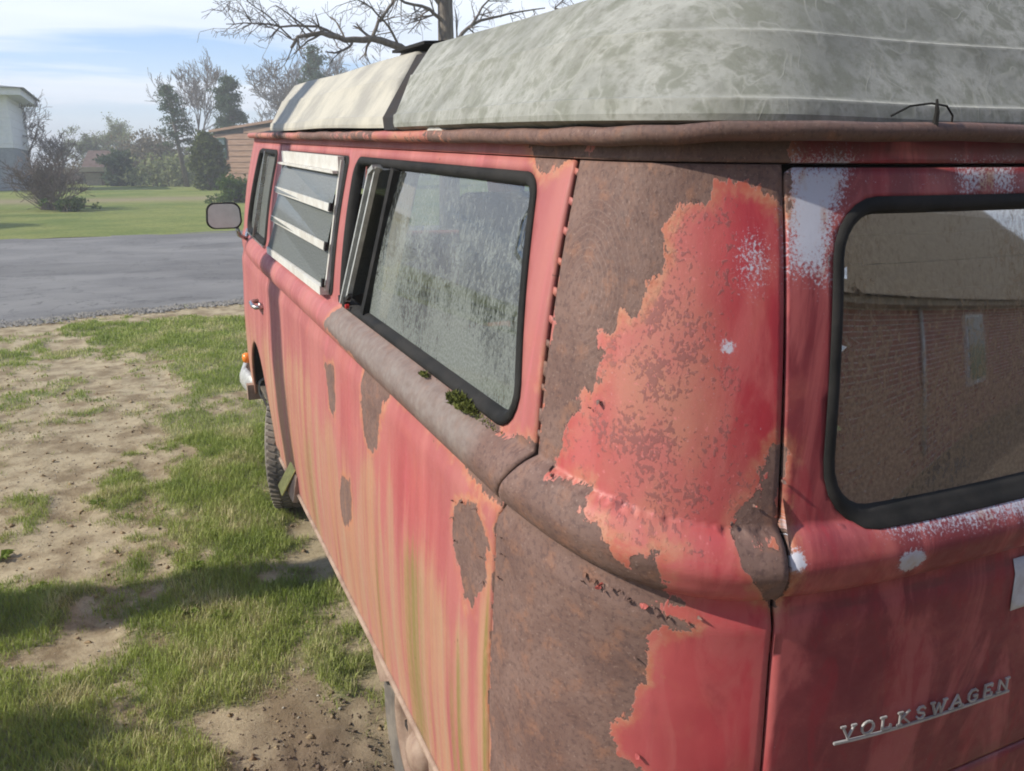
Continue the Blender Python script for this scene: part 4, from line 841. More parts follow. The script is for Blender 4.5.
road('road', np.arange(-40, 60, .4), 16, road_edge_near, lambda x: 21.3 + .12 * math.sin(x * 1.7) + .06 * math.sin(x * 5) + max(0, x - 0) * .05, M['asphalt'], .014)

# ------------------------------------------------------------------ grass, clods and pebbles
def grass(name, N, xr, yr, hmin, hmax, wid, thr, mat, seed, power=1.0):
    g = np.random.default_rng(seed); x = g.uniform(*xr, N * 3); y = yr[0] + (yr[1] - yr[0]) * g.random(N * 3) ** power
    q = grassiness(x, y); cl = fbm(x, y, 16, 2, 50); k = (sstep(thr - .42, thr + .5, q + .9 * (cl - .5)) > g.random(N * 3) ** 1.3) & (y < road_edge_near(x) + .05) & ~((x > -.72) & (y > -.0) & (y < 4.4)); x, y, q = x[k][:N], y[k][:N], q[k][:N]; n = len(x)
    z = zground(x, y); hh = (hmin + (hmax - hmin) * g.random(n) ** 1.4) * (.55 + .6 * np.clip(q + .3, 0, 1.2)) ; far = np.clip(y / 5, .8, 2.2)
    a = g.uniform(0, 2 * np.pi, n); lean = g.uniform(.2, 1.0, n) * hh; lx, ly = np.cos(a) * lean, np.sin(a) * lean + .2 * hh; b = a + g.uniform(.8, 2.2, n); w_ = wid * far * g.uniform(.6, 1.3, n)
    wx, wy = np.cos(b) * w_, np.sin(b) * w_
    P = np.empty((n, 5, 3)); P[:, 0] = np.stack([x - wx, y - wy, z - .004], -1); P[:, 1] = np.stack([x + wx, y + wy, z - .004], -1)
    P[:, 2] = np.stack([x + lx * .45 + wx * .7, y + ly * .45 + wy * .7, z + hh * .62], -1); P[:, 3] = np.stack([x + lx * .45 - wx * .7, y + ly * .45 - wy * .7, z + hh * .62], -1); P[:, 4] = np.stack([x + lx, y + ly, z + hh * .86], -1)
    i = np.arange(n)[:, None] * 5; F = np.concatenate([i + [0, 1, 2], i + [0, 2, 3], i + [3, 2, 4]]); tn = np.repeat(g.random(n), 5); hv = np.tile([0, 0, .6, .6, 1.], n); tn = np.clip(.55 * tn + 1.5 * np.repeat(fbm(x, y, 4.5, 3, 61) - .32, 5), 0, 1)
    return fastmesh(name, P.reshape(-1, 3), F, mat, None, None, dict(tone=tn, up=hv, dry=np.repeat(np.clip(.5 - q, 0, 1) * g.random(n), 5)))
def blade(T):
    t = T.attr('tone'); u_ = T.attr('up'); d = T.attr('dry'); c = T.ramp(t, [(0, (.15, .20, .038)), (.40, (.27, .33, .065)), (.7, (.33, .37, .095)), (.88, (.42, .42, .16)), (1, (.58, .50, .28))])
    c = T.mix(T.rng(d, .35, .7, 0, .7), c, (.26, .25, .10))
    df = T.n('ShaderNodeBsdfPrincipled'); T.put(df.inputs['Base Color'], c); df.inputs['Roughness'].default_value = .55; df.inputs['Specular IOR Level'].default_value = .25
    tr = T.n('ShaderNodeBsdfTranslucent'); T.put(tr.inputs[0], T.mix(.5, c, (.22, .32, .03))); m = T.n('ShaderNodeMixShader'); m.inputs[0].default_value = .32; T.put(m.inputs[1], df.outputs[0]); T.put(m.inputs[2], tr.outputs[0]); return m.outputs[0]
M['blade'] = material('grass_blade', blade)
M['straw_blade'] = simple('straw', (.40, .34, .20), (.24, .24, .09), 9, .8)
tag(grass('grass', 150000, (-2.9, -.70), (.45, 4.6), .012, .046, .0017, .16, M['blade'], 1), 'short spring grass growing in patches on the bare soil beside the van', 'grass', kind='stuff')
tag(grass('grass', 90000, (-6.0, .6), (4.5, 10.6), .014, .045, .0019, .16, M['blade'], 2), 'thin grass between bare soil and the edge of the road', 'grass', kind='stuff')
tag(grass('dry_grass', 60000, (-3.0, -.70), (.45, 5.5), .005, .020, .0011, -.42, M['straw_blade'], 8), 'thin dry stalks and stunted grass over the bare soil', 'grass', kind='stuff')
def chips(name, N, reg, size, mat, label, cat, seed, cl=False):
    g = np.random.default_rng(seed); x = g.uniform(reg[0], reg[1], N); y = g.uniform(reg[2], reg[3], N); k = (grassiness(x, y) < .45) if not cl else (clod(x, y) > g.random(N) * .9 + .05); x, y = x[k], y[k]; n = len(x); z = zground(x, y)
    s_ = size * (g.random(n) ** 2.2 * 1.6 + .35); base = np.array([(1, 0, 0), (-.5, .87, 0), (-.5, -.87, 0), (0, 0, 1), (.3, .2, -.6), (-.2, .5, .8)]); R_ = g.normal(0, .28, (n, 6, 3))
    a = g.uniform(0, 6.28, n); ca, sa = np.cos(a), np.sin(a); B = base[None] + R_; B = np.stack([B[..., 0] * ca[:, None] - B[..., 1] * sa[:, None], B[..., 0] * sa[:, None] + B[..., 1] * ca[:, None], B[..., 2] * .7], -1)
    P = B * s_[:, None, None] + np.stack([x, y, z + s_ * .15], -1)[:, None]; i = np.arange(n)[:, None] * 6; F = np.concatenate([i + f for f in ([0, 1, 3], [1, 2, 5], [2, 0, 3], [0, 4, 1], [1, 4, 2], [2, 4, 0], [1, 5, 3], [2, 3, 5])])
    return tag(fastmesh(name, P.reshape(-1, 3), F, mat), label, cat, kind='stuff')
M['clod'] = simple('turned_earth', (.24, .18, .125), (.14, .095, .068), 20, .95, .5, .004); M['pebble'] = simple('pale_pebble', (.50, .46, .38), (.30, .26, .20), 20, .85); M['straw'] = simple('dry_leaf', (.36, .27, .15), (.24, .16, .09), 20, .9)
chips('soil_crumbs', 3500, (-1.45, -.62, .7, 1.95), .0055, M['clod'], 'crumbly brown earth turned up beside the rear wheel', 'soil', 3, True)
chips('dead_leaves', 1500, (-3.2, -.8, .7, 7), .0085, M['straw'], 'dead leaf scraps and straw lying on the bare soil', 'leaves', 9)
chips('pebbles', 2500, (-3.2, -.8, .7, 6), .0042, M['pebble'], 'tiny pale pebbles and chips scattered over the bare soil', 'pebbles', 4)
chips('soil_crumbs', 6000, (-3.2, -.8, .7, 6), .0030, M['clod'], 'small crumbs of soil scattered between the grass patches', 'soil', 5)
def edge_gravel():
    g = np.random.default_rng(31); N = 5200; x = g.uniform(-5.5, 1.2, N); y = road_edge_near(x) + g.normal(-.02, .10, N); z = zbase(x, y) + .012; s_ = g.uniform(.008, .026, N)
    B = np.array([(1, 0, 0), (-.5, .87, 0), (-.5, -.87, 0), (0, 0, .8)])[None] + g.normal(0, .25, (N, 4, 3)); P = B * s_[:, None, None] + np.stack([x, y, z], -1)[:, None]; i = np.arange(N)[:, None] * 4; F = np.concatenate([i + f for f in ([0, 1, 3], [1, 2, 3], [2, 0, 3])])
    tag(fastmesh('gravel', P.reshape(-1, 3), F, simple('road_gravel', (.30, .28, .25), (.17, .16, .15), 9, .9)), 'crumbled gravel along the near edge of the road', 'gravel', kind='stuff')
edge_gravel()
# a few dandelion leaves in rosettes
def rosette(x, y, r, n=9):
    mb = MB(); z = float(zground(np.array([x]), np.array([y]))[0])
    for k in range(n):
        a = 2 * math.pi * k / n + random.uniform(-.3, .3); L = r * random.uniform(.7, 1.2); d = Vector((math.cos(a), math.sin(a), 0)); e = Vector((-d.y, d.x, 0)) * L * .13; p = Vector((x, y, z + .004))
        mb.add([p, p + d * L * .5 + e + Vector((0, 0, L * .42)), p + d * L + Vector((0, 0, L * .22)), p + d * L * .5 - e + Vector((0, 0, L * .42))], [(0, 1, 2), (0, 2, 3)])
    return mb
wp = [(-1.93, 2.84, .05), (-2.12, 3.25, .06), (-1.36, 2.40, .06), (-1.23, 2.30, .05), (-1.72, 3.72, .05), (-1.30, 2.75, .05)]
wl = ['broadleaf weed alone on bare soil near the left edge', 'larger broadleaf weed on bare soil by the left edge', 'broadleaf weed in the shadow band, left of its neighbour', 'broadleaf weed at the near edge of the shadow band', 'small weed on bare soil farthest from the camera', 'small weed between grass patches short of the front wheel']
for (x, y, r), l in zip(wp, wl): tag(rosette(x, y, r, 13).build('weed', M['blade']), l, 'weed', 'weeds on the bare soil')

# ------------------------------------------------------------------ places in the distance
def ray(px, py): return RW @ np.array([px - 512., 385.5 - py, -817.1])
def far(px, py, D):
    d = ray(px, py); t = (D - CAM.y) / d[1]; return Vector((CAM.x + d[0] * t, D, CAM.z + d[2] * t))
def gz(x, y): return float(zbase(np.float64(x), np.float64(y)))
def bark(name, c1, c2): return simple(name, c1, c2, 6, .9, .5, .02, stretch=(3, 3, .6))
M['bark'] = bark('grey_bark', (.20, .17, .14), (.11, .09, .075)); M['twig'] = simple('grey_twigs', (.20, .165, .14), (.13, .11, .095), 3, .9); M['twig2'] = simple('brown_twigs', (.17, .125, .10), (.11, .085, .07), 3, .9)
def leafmat(name, a, b):
    def f(T):
        c = T.mix(T.attr('tone'), a, b); df = T.n('ShaderNodeBsdfDiffuse'); T.put(df.inputs[0], c); tr = T.n('ShaderNodeBsdfTranslucent'); T.put(tr.inputs[0], c); m = T.n('ShaderNodeMixShader'); m.inputs[0].default_value = .3; T.put(m.inputs[1], df.outputs[0]); T.put(m.inputs[2], tr.outputs[0]); return m.outputs[0]
    return material(name, f)
M['pine'] = leafmat('pine_needles', (.05, .08, .045), (.11, .15, .08)); M['arb'] = leafmat('arborvitae_sprays', (.055, .075, .028), (.14, .165, .055)); M['bud'] = leafmat('young_leaves', (.17, .20, .09), (.30, .32, .16)); M['shrubleaf'] = leafmat('shrub_leaves', (.05, .09, .03), (.12, .17, .05)); M['grayleaf'] = leafmat('dull_leaf_buds', (.15, .13, .09), (.22, .19, .13))
def limbs(mb, p, d, L, r, depth, spread=.5, up=.15, twist=1., n=5, minr=.004, ratio=.7, tips=None, kids=(2, 4), seg=4):
    """one limb as a bent tapering tube, then its side limbs"""
    pts = [p.copy()]; rs = [r]; q = p.copy(); dd = d.copy()
    for k in range(seg):
        dd = (dd + Vector((random.gauss(0, 1), random.gauss(0, 1), random.gauss(0, 1) + up)) * .16 * twist).normalized(); q = q + dd * (L / seg); pts.append(q.copy()); rs.append(max(minr, r * (1 - .55 * (k + 1) / seg)))
    mb.tube(pts, rs, max(3, n), caps=False)
    if tips is not None and depth <= 1: tips.extend(pts[1:])
    if depth <= 0: return
    for k in range(random.randint(*kids)):
        i = random.randint(max(1, seg // 3), seg); b = pts[i]; ax = Vector((random.gauss(0, 1), random.gauss(0, 1), random.gauss(0, .6) + up)).normalized()
        nd = (dd * (1 - spread) + ax * spread).normalized(); limbs(mb, b, nd, L * ratio * random.uniform(.7, 1.15), rs[i] * .68, depth - 1, spread, up, twist, n - 1, minr, ratio, tips, kids, seg)
def leaf_cloud(centres, rad, n, size, flat=.8):
    c = np.array([tuple(p) for p in centres]); g = rng; i = g.integers(0, len(c), n); P = c[i] + g.normal(0, 1, (n, 3)) * rad * [1, 1, flat]
    a = g.normal(0, 1, (n, 3)); a /= np.linalg.norm(a, axis=1)[:, None]; b = np.cross(a, g.normal(0, 1, (n, 3))); b /= np.linalg.norm(b, axis=1)[:, None]; s = size * g.uniform(.5, 1.4, (n, 1))
    V = np.stack([P - b * s * .5, P + b * s * .5, P + a * s * 1.4], 1).reshape(-1, 3); F = np.arange(n * 3).reshape(n, 3); t = np.repeat(g.random(n), 3); return V, F, t
def bare_tree(name, px, D, py_top, label, cat, depth=4, trunk=.14, mat=None, kids=(2, 4), spread=.5, py=None, group=None, budn=0, minr=.012, x=None, base_frac=.28, lean=(0, 0)):
    b = far(px, 183, D); b.z = gz(b.x, D) - .1
    if x is not None: b.x = x
    H = far(px, py_top, D).z - b.z; e = empty(name, label, cat, b, group)
    t = MB(); L0 = H * base_frac; t.tube([Vector((0, 0, 0)), Vector((lean[0] * .3, lean[1] * .3, L0 * .5)), Vector((lean[0], lean[1], L0))], [trunk * 1.25, trunk, trunk * .85], 9); t.build('trunk', M['bark'], e, True)
    m = MB(); tips = []
    for k in range(4):
        a = k * 1.57 + random.uniform(-.5, .5); d = Vector((math.cos(a) * .45, math.sin(a) * .45, 1)).normalized(); limbs(m, Vector((lean[0], lean[1], L0 * random.uniform(.8, 1.0))), d, H * .30, trunk * .6, depth, spread, .35, 1., 5, minr, .74, tips, kids, 3)
    m.build('branches', mat or M['twig'], e, True)
    if budn:
        V, F, tn = leaf_cloud(tips, H * .03, budn, H * .018); fastmesh('leaf_buds', V, F, M['bud'] if budn > 0 else M['grayleaf'], e, None, dict(tone=tn))
    return e
def blob_shrub(name, centres, n, size, mat, label, cat, base, group=None, stems=True, rad=.3, flat=.8):
    e = empty(name, label, cat, base, group); V, F, tn = leaf_cloud(centres, rad, n, size, flat); fastmesh('foliage', V, F, mat, e, None, dict(tone=tn))
    if stems:
        m = MB()
        for c in centres[::3]: m.tube([Vector((0, 0, 0)), Vector(c) * .5 + Vector((0, 0, .1)), Vector(c)], [.05, .03, .012], 5, caps=False)
        m.build('stems', M['twig2'], e, True)
    return e

# white house at the left edge
wh = far(27, 185, 47); wx = wh.x - .35; wz = gz(wx, 47)
ztop = far(27, 96, 47).z; zmid = far(20, 148, 47).z
h = empty('white_house', 'pale two-tone house with an overhanging eave at the left edge of the photo', 'house', (wx, 47, wz))
M['siding'] = simple('white_siding', (.84, .84, .84), (.76, .77, .78), 4, .7, .1, .01); M['blockwall'] = simple('grey_block_wall', (.30, .32, .35), (.24, .26, .29), 6, .9, .2, .01); M['roofing'] = simple('grey_shingles', (.20, .22, .24), (.13, .14, .15), 6, .9)
mb = MB(); mb.box((-5, 4, (zmid - wz) / 2 - .1), (10, 8, zmid - wz + .2)); mb.build('lower_wall', M['blockwall'], h)
nb = 12; hb_ = (ztop - zmid) / nb
for i in range(nb):
    mb = MB(); mb.box((-5 - .25 * i / nb * .0, 4, zmid - wz + hb_ * (i + .5)), (10.06 + .03 * (i % 2), 8.06 + .03 * (i % 2), hb_ * .97)); mb.build('siding_board', M['siding'], h)
mb = MB(); mb.box((-4.6, 4, ztop - wz + .16), (10.6, 9.2, .32)); mb.build('eave', M['siding'], h)
mb = MB(); mb.add([(-10, -.8, ztop - wz + .33), (.9, -.8, ztop - wz + .33), (.9, 8.8, ztop - wz + .33), (-10, 8.8, ztop - wz + .33), (-9.5, 4, ztop - wz + .9), (-2.5, 4, ztop - wz + .9)], [(0, 1, 5, 4), (1, 2, 5), (2, 3, 4, 5), (3, 0, 4), (0, 3, 2, 1)]); mb.build('roof', M['roofing'], h)

# timber-clad house behind the van's nose
M['clad'] = simple('weathered_cedar_board', (.36, .225, .155), (.27, .165, .115), 3, .85, .3, .01, stretch=(.4, .4, 4)); M['trim'] = simple('dark_trim', (.10, .085, .075), (.06, .05, .045), 4, .8); M['winglass'] = material('house_window_glass', lambda T: T.bsdf((.10, .14, .15), .08, None, 0, .8))
A = far(217, 184, 48); B = far(266, 184, 45.5); A.z = gz(A.x, 48) - .1; hA = far(217, 133, 48).z - A.z; hB = far(266, 125, 45.5).z - A.z
e = empty('timber_house', 'reddish brown board-clad house with a small green window behind the arborvitae', 'house', A)
L = Vector((B.x - A.x, B.y - A.y, 0)); L2 = L * 2.4; dn = Vector((L.y, -L.x, 0)).normalized()
back = -dn * 7; slope = (hB - hA) / L.length
P0, P1 = Vector((0, 0, 0)), L2
core = MB(); hh1 = hA + slope * L2.length
core.add([P0, P1, P1 + back, back, P0 + Vector((0, 0, hA)), P1 + Vector((0, 0, hh1)), P1 + back + Vector((0, 0, hh1)), back + Vector((0, 0, hA))], [(0, 1, 5, 4), (1, 2, 6, 5), (2, 3, 7, 6), (3, 0, 4, 7), (4, 5, 6, 7)]); core.build('wall_core', M['trim'], e)
nbd = 13; bh = hh1 / nbd
for i in range(nbd):
    z0 = i * bh; z1 = z0 + bh * .95; t0 = max(0, (z1 - hA) / slope / L2.length) if z1 > hA else 0
    if t0 > .95: continue
    mb = MB(); a = P0 + L2 * t0 + dn * .03; b = P1 + dn * .03; mb.add([a + Vector((0, 0, z0)), b + Vector((0, 0, z0)), b + Vector((0, 0, z1)), a + Vector((0, 0, z1)), a + dn * .05 + Vector((0, 0, z0)), b + dn * .05 + Vector((0, 0, z0)), b + dn * .02 + Vector((0, 0, z1)), a + dn * .02 + Vector((0, 0, z1))], [(4, 5, 6, 7), (0, 4, 7, 3), (1, 2, 6, 5), (3, 7, 6, 2), (0, 1, 5, 4)]); mb.build('cladding_board', M['clad'], e)
rt = MB(); rt.bar(P0 + Vector((0, 0, hA + .08)) + dn * .15, P1 + Vector((0, 0, hh1 + .08)) + dn * .02, .25, .12); rt.build('roof_edge', M['clad'], e)
rf = MB(); rf.add([P0 + Vector((0, 0, hA + .15)) + dn * .12, P1 + Vector((0, 0, hh1 + .15)) + dn * .12, P1 + back + Vector((0, 0, hh1 + .17)), back + Vector((0, 0, hA + .17))], [(0, 1, 2, 3)]); rf.build('roof', M['roofing'], e)
wc = P0 + L * ((227 - 217) / 49) + dn * .12; zw = far(227, 148, 47.6).z - A.z; ud = L.normalized()
wf_ = MB(); wf_.bar(wc - ud * .25 + Vector((0, 0, zw + .5)), wc + ud * .25 + Vector((0, 0, zw + .5)), .08, .08); wf_.bar(wc - ud * .25 + Vector((0, 0, zw - .5)), wc + ud * .25 + Vector((0, 0, zw - .5)), .08, .08)
for sg_ in (-1, 1): wf_.box(wc + ud * .25 * sg_ + Vector((0, 0, zw)), (.08, .08, 1.0))
wo_ = wf_.build('window_frame', simple('green_frame', (.06, .12, .08), (.04, .08, .05), 4, .6), e)
pn = MB(); pn.add([wc - ud * .22 + Vector((0, 0, zw - .46)), wc + ud * .22 + Vector((0, 0, zw - .46)), wc + ud * .22 + Vector((0, 0, zw + .46)), wc - ud * .22 + Vector((0, 0, zw + .46))], [(0, 1, 2, 3)]); pn.build('window_pane', M['winglass'], wo_)

# small brown outbuilding with a pale fascia
o0 = far(88, 184, 60); o0.z = gz(o0.x, 60) - .1; wo_w = far(122, 184, 60).x - o0.x; ht = far(100, 150, 60).z - o0.z; hm_ = far(100, 169, 60).z - o0.z
ob = empty('brown_outbuilding', 'small brown-roofed outbuilding with a pale fascia board beyond the lawn', 'outbuilding', o0)
mb = MB(); mb.box((wo_w / 2, 2, hm_ / 2), (wo_w, 4, hm_)); mb.build('wall', simple('brick_brown', (.22, .13, .10), (.15, .09, .07), 5, .9), ob)
mb = MB(); mb.add([(-.3, -.3, hm_ + .02), (wo_w + .3, -.3, hm_ + .02), (wo_w + .3, 4.3, hm_ + .02), (-.3, 4.3, hm_ + .02), (.2, 2, ht), (wo_w - .5, 2, ht)], [(0, 1, 5, 4), (1, 2, 5), (2, 3, 4, 5), (3, 0, 4)]); mb.build('roof', simple('brown_roof', (.17, .11, .09), (.12, .08, .065), 5, .9), ob)
mb = MB(); mb.box((wo_w / 2 - .4, -.35, hm_ - .02), (wo_w + .1, .1, .28)); mb.build('fascia', M['clad2'] if 'clad2' in M else simple('pale_fascia', (.55, .45, .30), (.42, .34, .24), 5, .8), ob)
mb = MB(); mb.box((wo_w * .18, -.02, hm_ * .4), (.9, .08, hm_ * .75)); mb.build('door', simple('pale_door', (.40, .33, .25), (.3, .25, .2), 5, .8), ob)

# evergreens
def conifer(px, D, ytop, width, label, n=5200, kind='pine_tree', gap=.25, lean=0., mat=None, py_base=183, low=.12):
    b = far(px, 183, D); b.z = gz(b.x, D) - .1; H = far(px, ytop, D).z - b.z; e = empty(kind, label, 'tree', b); W_ = far(px + width / 2, 183, D).x - far(px - width / 2, 183, D).x
    t = MB(); t.tube([Vector((0, 0, 0)), Vector((lean * .5, 0, H * .5)), Vector((lean, 0, H * .96))], [H * .026, H * .018, H * .004], 8); t.build('trunk', M['bark'], e, True)
    cs = []; br = MB(); k = 0
    while k < 46:
        f = low + (1 - low) * (k / 46) ** .9; a = random.uniform(0, 6.28); r = W_ * .5 * (1 - f) ** .62 * random.uniform(.55, 1.1) + .15; z = H * f
        p = Vector((lean * f, 0, z)); q = p + Vector((math.cos(a) * r, math.sin(a) * r, random.uniform(-.02, .10) * H * (1 - f))); br.tube([p, (p + q) / 2 + Vector((0, 0, .05)), q], [.05, .035, .012], 4, caps=False)
        m = 3 + int(r * 1.3)
        for i in range(m): t_ = random.uniform(gap, 1.05); cs.append(p.lerp(q, t_) + Vector((random.gauss(0, .12), random.gauss(0, .12), random.gauss(.05, .08))))
        k += 1
    br.build('limbs', M['twig2'], e, True); V, F, tn = leaf_cloud(cs, max(.16, W_ * .055), n, max(.09, W_ * .030), .5); fastmesh('needles', V, F, mat or M['pine'], e, None, dict(tone=tn)); return e
E_ = conifer(236, 56, 79, 52, 'broad dark pine standing behind the timber house roof', 9000, 'pine_tree', .35, 0, None, 183, .45)
conifer(187, 53, 86, 42, 'ragged tilted pine with open flat limbs left of the broad pine', 3000, 'pine_tree', .55, -.6, None, 183, .42)
conifer(322, 60, 50, 62, 'pointed spruce standing behind the front of the van roof', 5200, 'spruce_tree', .3, 0, None, 183, .25)
# arborvitae beside the timber house
b = far(210, 184, 44); b.z = gz(b.x, 44) - .05; H = far(210, 134, 44).z - b.z; Wd = (far(226, 184, 44).x - far(194, 184, 44).x) / 2; cs = []
for i in range(420):
    f = random.random(); r = Wd * (math.sin(math.pi * min(1, (f * .80 + .17))) ** .6) * random.uniform(.62, 1.12) * (1 + .14 * math.sin(f * 19)); a = random.uniform(0, 6.28); cs.append((math.cos(a) * r, math.sin(a) * r, H * f * .97 + .1))
blob_shrub('arborvitae', cs, 9000, .11, M['arb'], 'dense oval arborvitae shrub in front of the timber house', 'shrub', b, None, True, .06, 1.)
# bare domed shrub by the white house
b = far(48, 204, 31); b.z = gz(b.x, 31) - .03; e = empty('bare_shrub', 'domed leafless purple-brown shrub on the lawn near the white house', 'shrub', b); mb = MB(); Hs = far(48, 134, 31).z - b.z
for i in range(60):
    a = random.uniform(0, 6.28); tl_ = random.uniform(.1, 1.15); limbs(mb, Vector((random.gauss(0, .12), random.gauss(0, .12), 0)), Vector((math.cos(a) * tl_, math.sin(a) * tl_, 1)).normalized(), Hs * .42, .020, 3, .42, .22, 1.1, 3, .0075, .60, None, (2, 4), 3)
mb.build('branches', M['twig2'], e)
b2 = far(73, 206, 30); b2.z = gz(b2.x, 30); blob_shrub('lawn_weed_clump', [(random.gauss(0, .3), random.gauss(0, .2), random.uniform(.02, .38)) for i in range(26)], 900, .07, M['shrubleaf'], 'low dark leafy clump beside the domed bare shrub', 'plant', b2, None, True, .07)
b3 = far(236, 204, 33); b3.z = gz(b3.x, 33); blob_shrub('leafy_shrub', [(random.gauss(0, .42), random.gauss(0, .3), random.uniform(.05, .85)) for i in range(40)], 1700, .10, M['shrubleaf'], 'loose green shrub on the lawn just left of the van nose', 'shrub', b3, None, True, .12)
# bare trees
bare_tree('bare_tree', 30, 54, 80, 'leafless tree rising behind the white house roof', 'tree', 4, .10, M['twig2'], (3, 4), .5, budn=0, minr=.011)
bare_tree('bare_tree', 62, 52, 118, 'low leafless tree between the white house and the pale green trees', 'tree', 4, .10, M['twig2'], (3, 4), .55, minr=.014)
bare_tree('bare_tree', 205, 62, 66, 'tall slender leafless tree above the tilted pine', 'tree', 5, .13, M['twig'], (2, 4), .42, minr=.016, base_frac=.35)
bare_tree('bare_tree', 292, 70, 58, 'hazy leafless tree left of the spruce', 'tree', 5, .16, M['twig'], (3, 4), .5, minr=.022)
bare_tree('bare_tree', 345, 72, 48, 'hazy leafless tree right of the spruce', 'tree', 5, .16, M['twig'], (3, 4), .5, minr=.022)
for px, D, yt, lb, bn in ((92, 78, 122, 'pale green budding tree farthest left beyond the lawn', 5200), (122, 82, 118, 'pale green budding tree behind the brown outbuilding', 6000), (142, 76, 134, 'lower budding tree right of the brown outbuilding', 3600)):
    bare_tree('budding_tree', px, D, yt, lb, 'tree', 4, .16, M['twig'], (3, 4), .6, budn=bn, minr=.02, group='pale green trees beyond the lawn')
# scrub along the far edge of the lawn
def brush(px0, px1, D, top, n, mat, label, size=.16, stems=True):
    a = far(px0, 183, D); b = far(px1, 183, D); b0 = Vector(((a.x + b.x) / 2, D, gz((a.x + b.x) / 2, D) - .1)); hgt = far(px0, top, D).z - b0.z; W_ = b.x - a.x
    e = empty('thicket', label, 'thicket', b0); e['kind'] = 'stuff' ; mb = MB(); cs = []
    for i in range(int(W_ * 5)):
        x = random.uniform(-W_ / 2, W_ / 2); y = random.uniform(-1.2, 1.2); hh = hgt * random.uniform(.45, 1.) ; tips = []
        limbs(mb, Vector((x, y, 0)), Vector((random.gauss(0, .2), random.gauss(0, .2), 1)).normalized(), hh * .6, .03, 2, .5, .4, 1., 3, .012, .65, tips, (2, 4), 3); cs += tips
    t = mb.build('stems', M['twig'], e); V, F, tn = leaf_cloud(cs, .35, n, size); fastmesh('leaf_buds', V, F, mat, e, None, dict(tone=tn)); return e
brush(60, 118, 66, 160, 2600, M['grayleaf'], 'tangle of brown scrub left of and behind the outbuilding')
brush(128, 200, 62, 128, 5200, M['grayleaf'], 'hazy budding scrub between the outbuilding and the arborvitae')
brush(140, 196, 55, 158, 2400, M['bud'], 'lower yellowish scrub along the far lawn edge')
brush(-260, -10, 70, 120, 5000, M['grayleaf'], 'scrub beyond the white house, left of the photo', .22)
brush(270, 900, 75, 130, 9000, M['grayleaf'], 'far scrub line hidden behind the van', .25)
b4 = far(120, 184, 57); b4.z = gz(b4.x, 57); blob_shrub('dark_evergreen_shrub', [(random.gauss(0, .45), random.gauss(0, .4), random.uniform(.1, 1.9)) for i in range(60)], 3200, .16, M['pine'], 'dark upright evergreen in front of the outbuilding', 'shrub', b4, None, True, .16)
# big bare tree behind the van, one limb arching left over it
D0 = 13.0; tb = far(447, 120, D0); bx = tb.x; bz = gz(bx, D0) - .05
e = empty('large_bare_tree', 'large bare tree behind the van with a limb arching left over its roof', 'tree', (bx, D0, bz))
lp = lambda px, py, dy=0: far(px, py, D0 + dy) - Vector((bx, D0, bz))
t = MB(); t.tube([Vector((0, 0, 0)), lp(449, 120), lp(446, 40), lp(445, 0), lp(441, -60), lp(446, -140)], [.20, .165, .135, .125, .12, .10], 12); t.build('trunk', M['bark'], e, True)
mb = MB(); tips = []
def guided(pts, r0, r1, kids, kl, dep=2, minr=.0035):
    P_ = [lp(*p) for p in pts]; n_ = len(P_); rs = [r0 + (r1 - r0) * i / (n_ - 1) for i in range(n_)]
    Q = []; RR = []
    for i in range(n_ - 1):
        for k in range(3): Q.append(P_[i].lerp(P_[i + 1], k / 3) + Vector((0, 0, random.gauss(0, .008)))); RR.append(rs[i] + (rs[i + 1] - rs[i]) * k / 3)
    Q.append(P_[-1]); RR.append(rs[-1]); mb.tube(Q, RR, 7, caps=False)
    for k in range(kids):
        i = random.randint(2, len(Q) - 2); d = (Q[i + 1] - Q[i]).normalized(); s_ = random.choice((-1, 1)); nd = (d * .75 + Vector((random.gauss(0, .25), random.gauss(0, .5), s_ * .75 + .12))).normalized(); limbs(mb, Q[i], nd, kl * random.uniform(.5, 1.2), RR[i] * .45 + .002, dep, .48, .1, 1.1, 4, minr, .66, None, (2, 3), 4)
guided([(447, 150, 0), (428, 90, -.2), (413, 58, -.3), (400, 47, -.4), (372, 39, -.5), (345, 40, -.6), (322, 33, -.6), (298, 37, -.7), (291, 48, -.7)], .085, .020, 14, .55)
guided([(345, 40, -.6), (318, 26, -.6), (280, 26, -.6), (252, 22, -.6), (226, 24, -.6)], .024, .006, 22, .42)
guided([(372, 39, -.5), (378, 22, -.5), (392, 4, -.4), (398, -20, -.4)], .030, .018, 6, .6)
guided([(400, 47, -.4), (388, 25, -.5), (372, 8, -.6), (350, -5, -.6)], .022, .010, 8, .5)
guided([(444, 22, 0), (430, 10, -.2), (405, 2, -.4), (380, -12, -.5)], .035, .014, 9, .6)
guided([(447, 60, 0), (462, 32, .2), (480, 20, .3), (510, 14, .4), (545, 8, .5)], .040, .010, 12, .5)
guided([(470, 28, .2), (482, 8, .3), (500, -14, .3)], .024, .010, 7, .5)
guided([(446, 10, 0), (420, -25, 0), (380, -70, -.3), (320, -110, -.5), (250, -140, -.6)], .07, .02, 16, .9)
guided([(446, -40, 0), (500, -70, .4), (560, -110, .8), (600, -160, 1)], .06, .02, 12, 1.0)
guided([(560, 40, .6), (555, 8, .6), (575, -12, .6)], .02, .010, 8, .45)
guided([(291, 38, -.6), (270, 18, -.7), (248, 2, -.7), (236, -12, -.7)], .013, .005, 10, .4)
mb.build('branches', M['bark'], e, True)
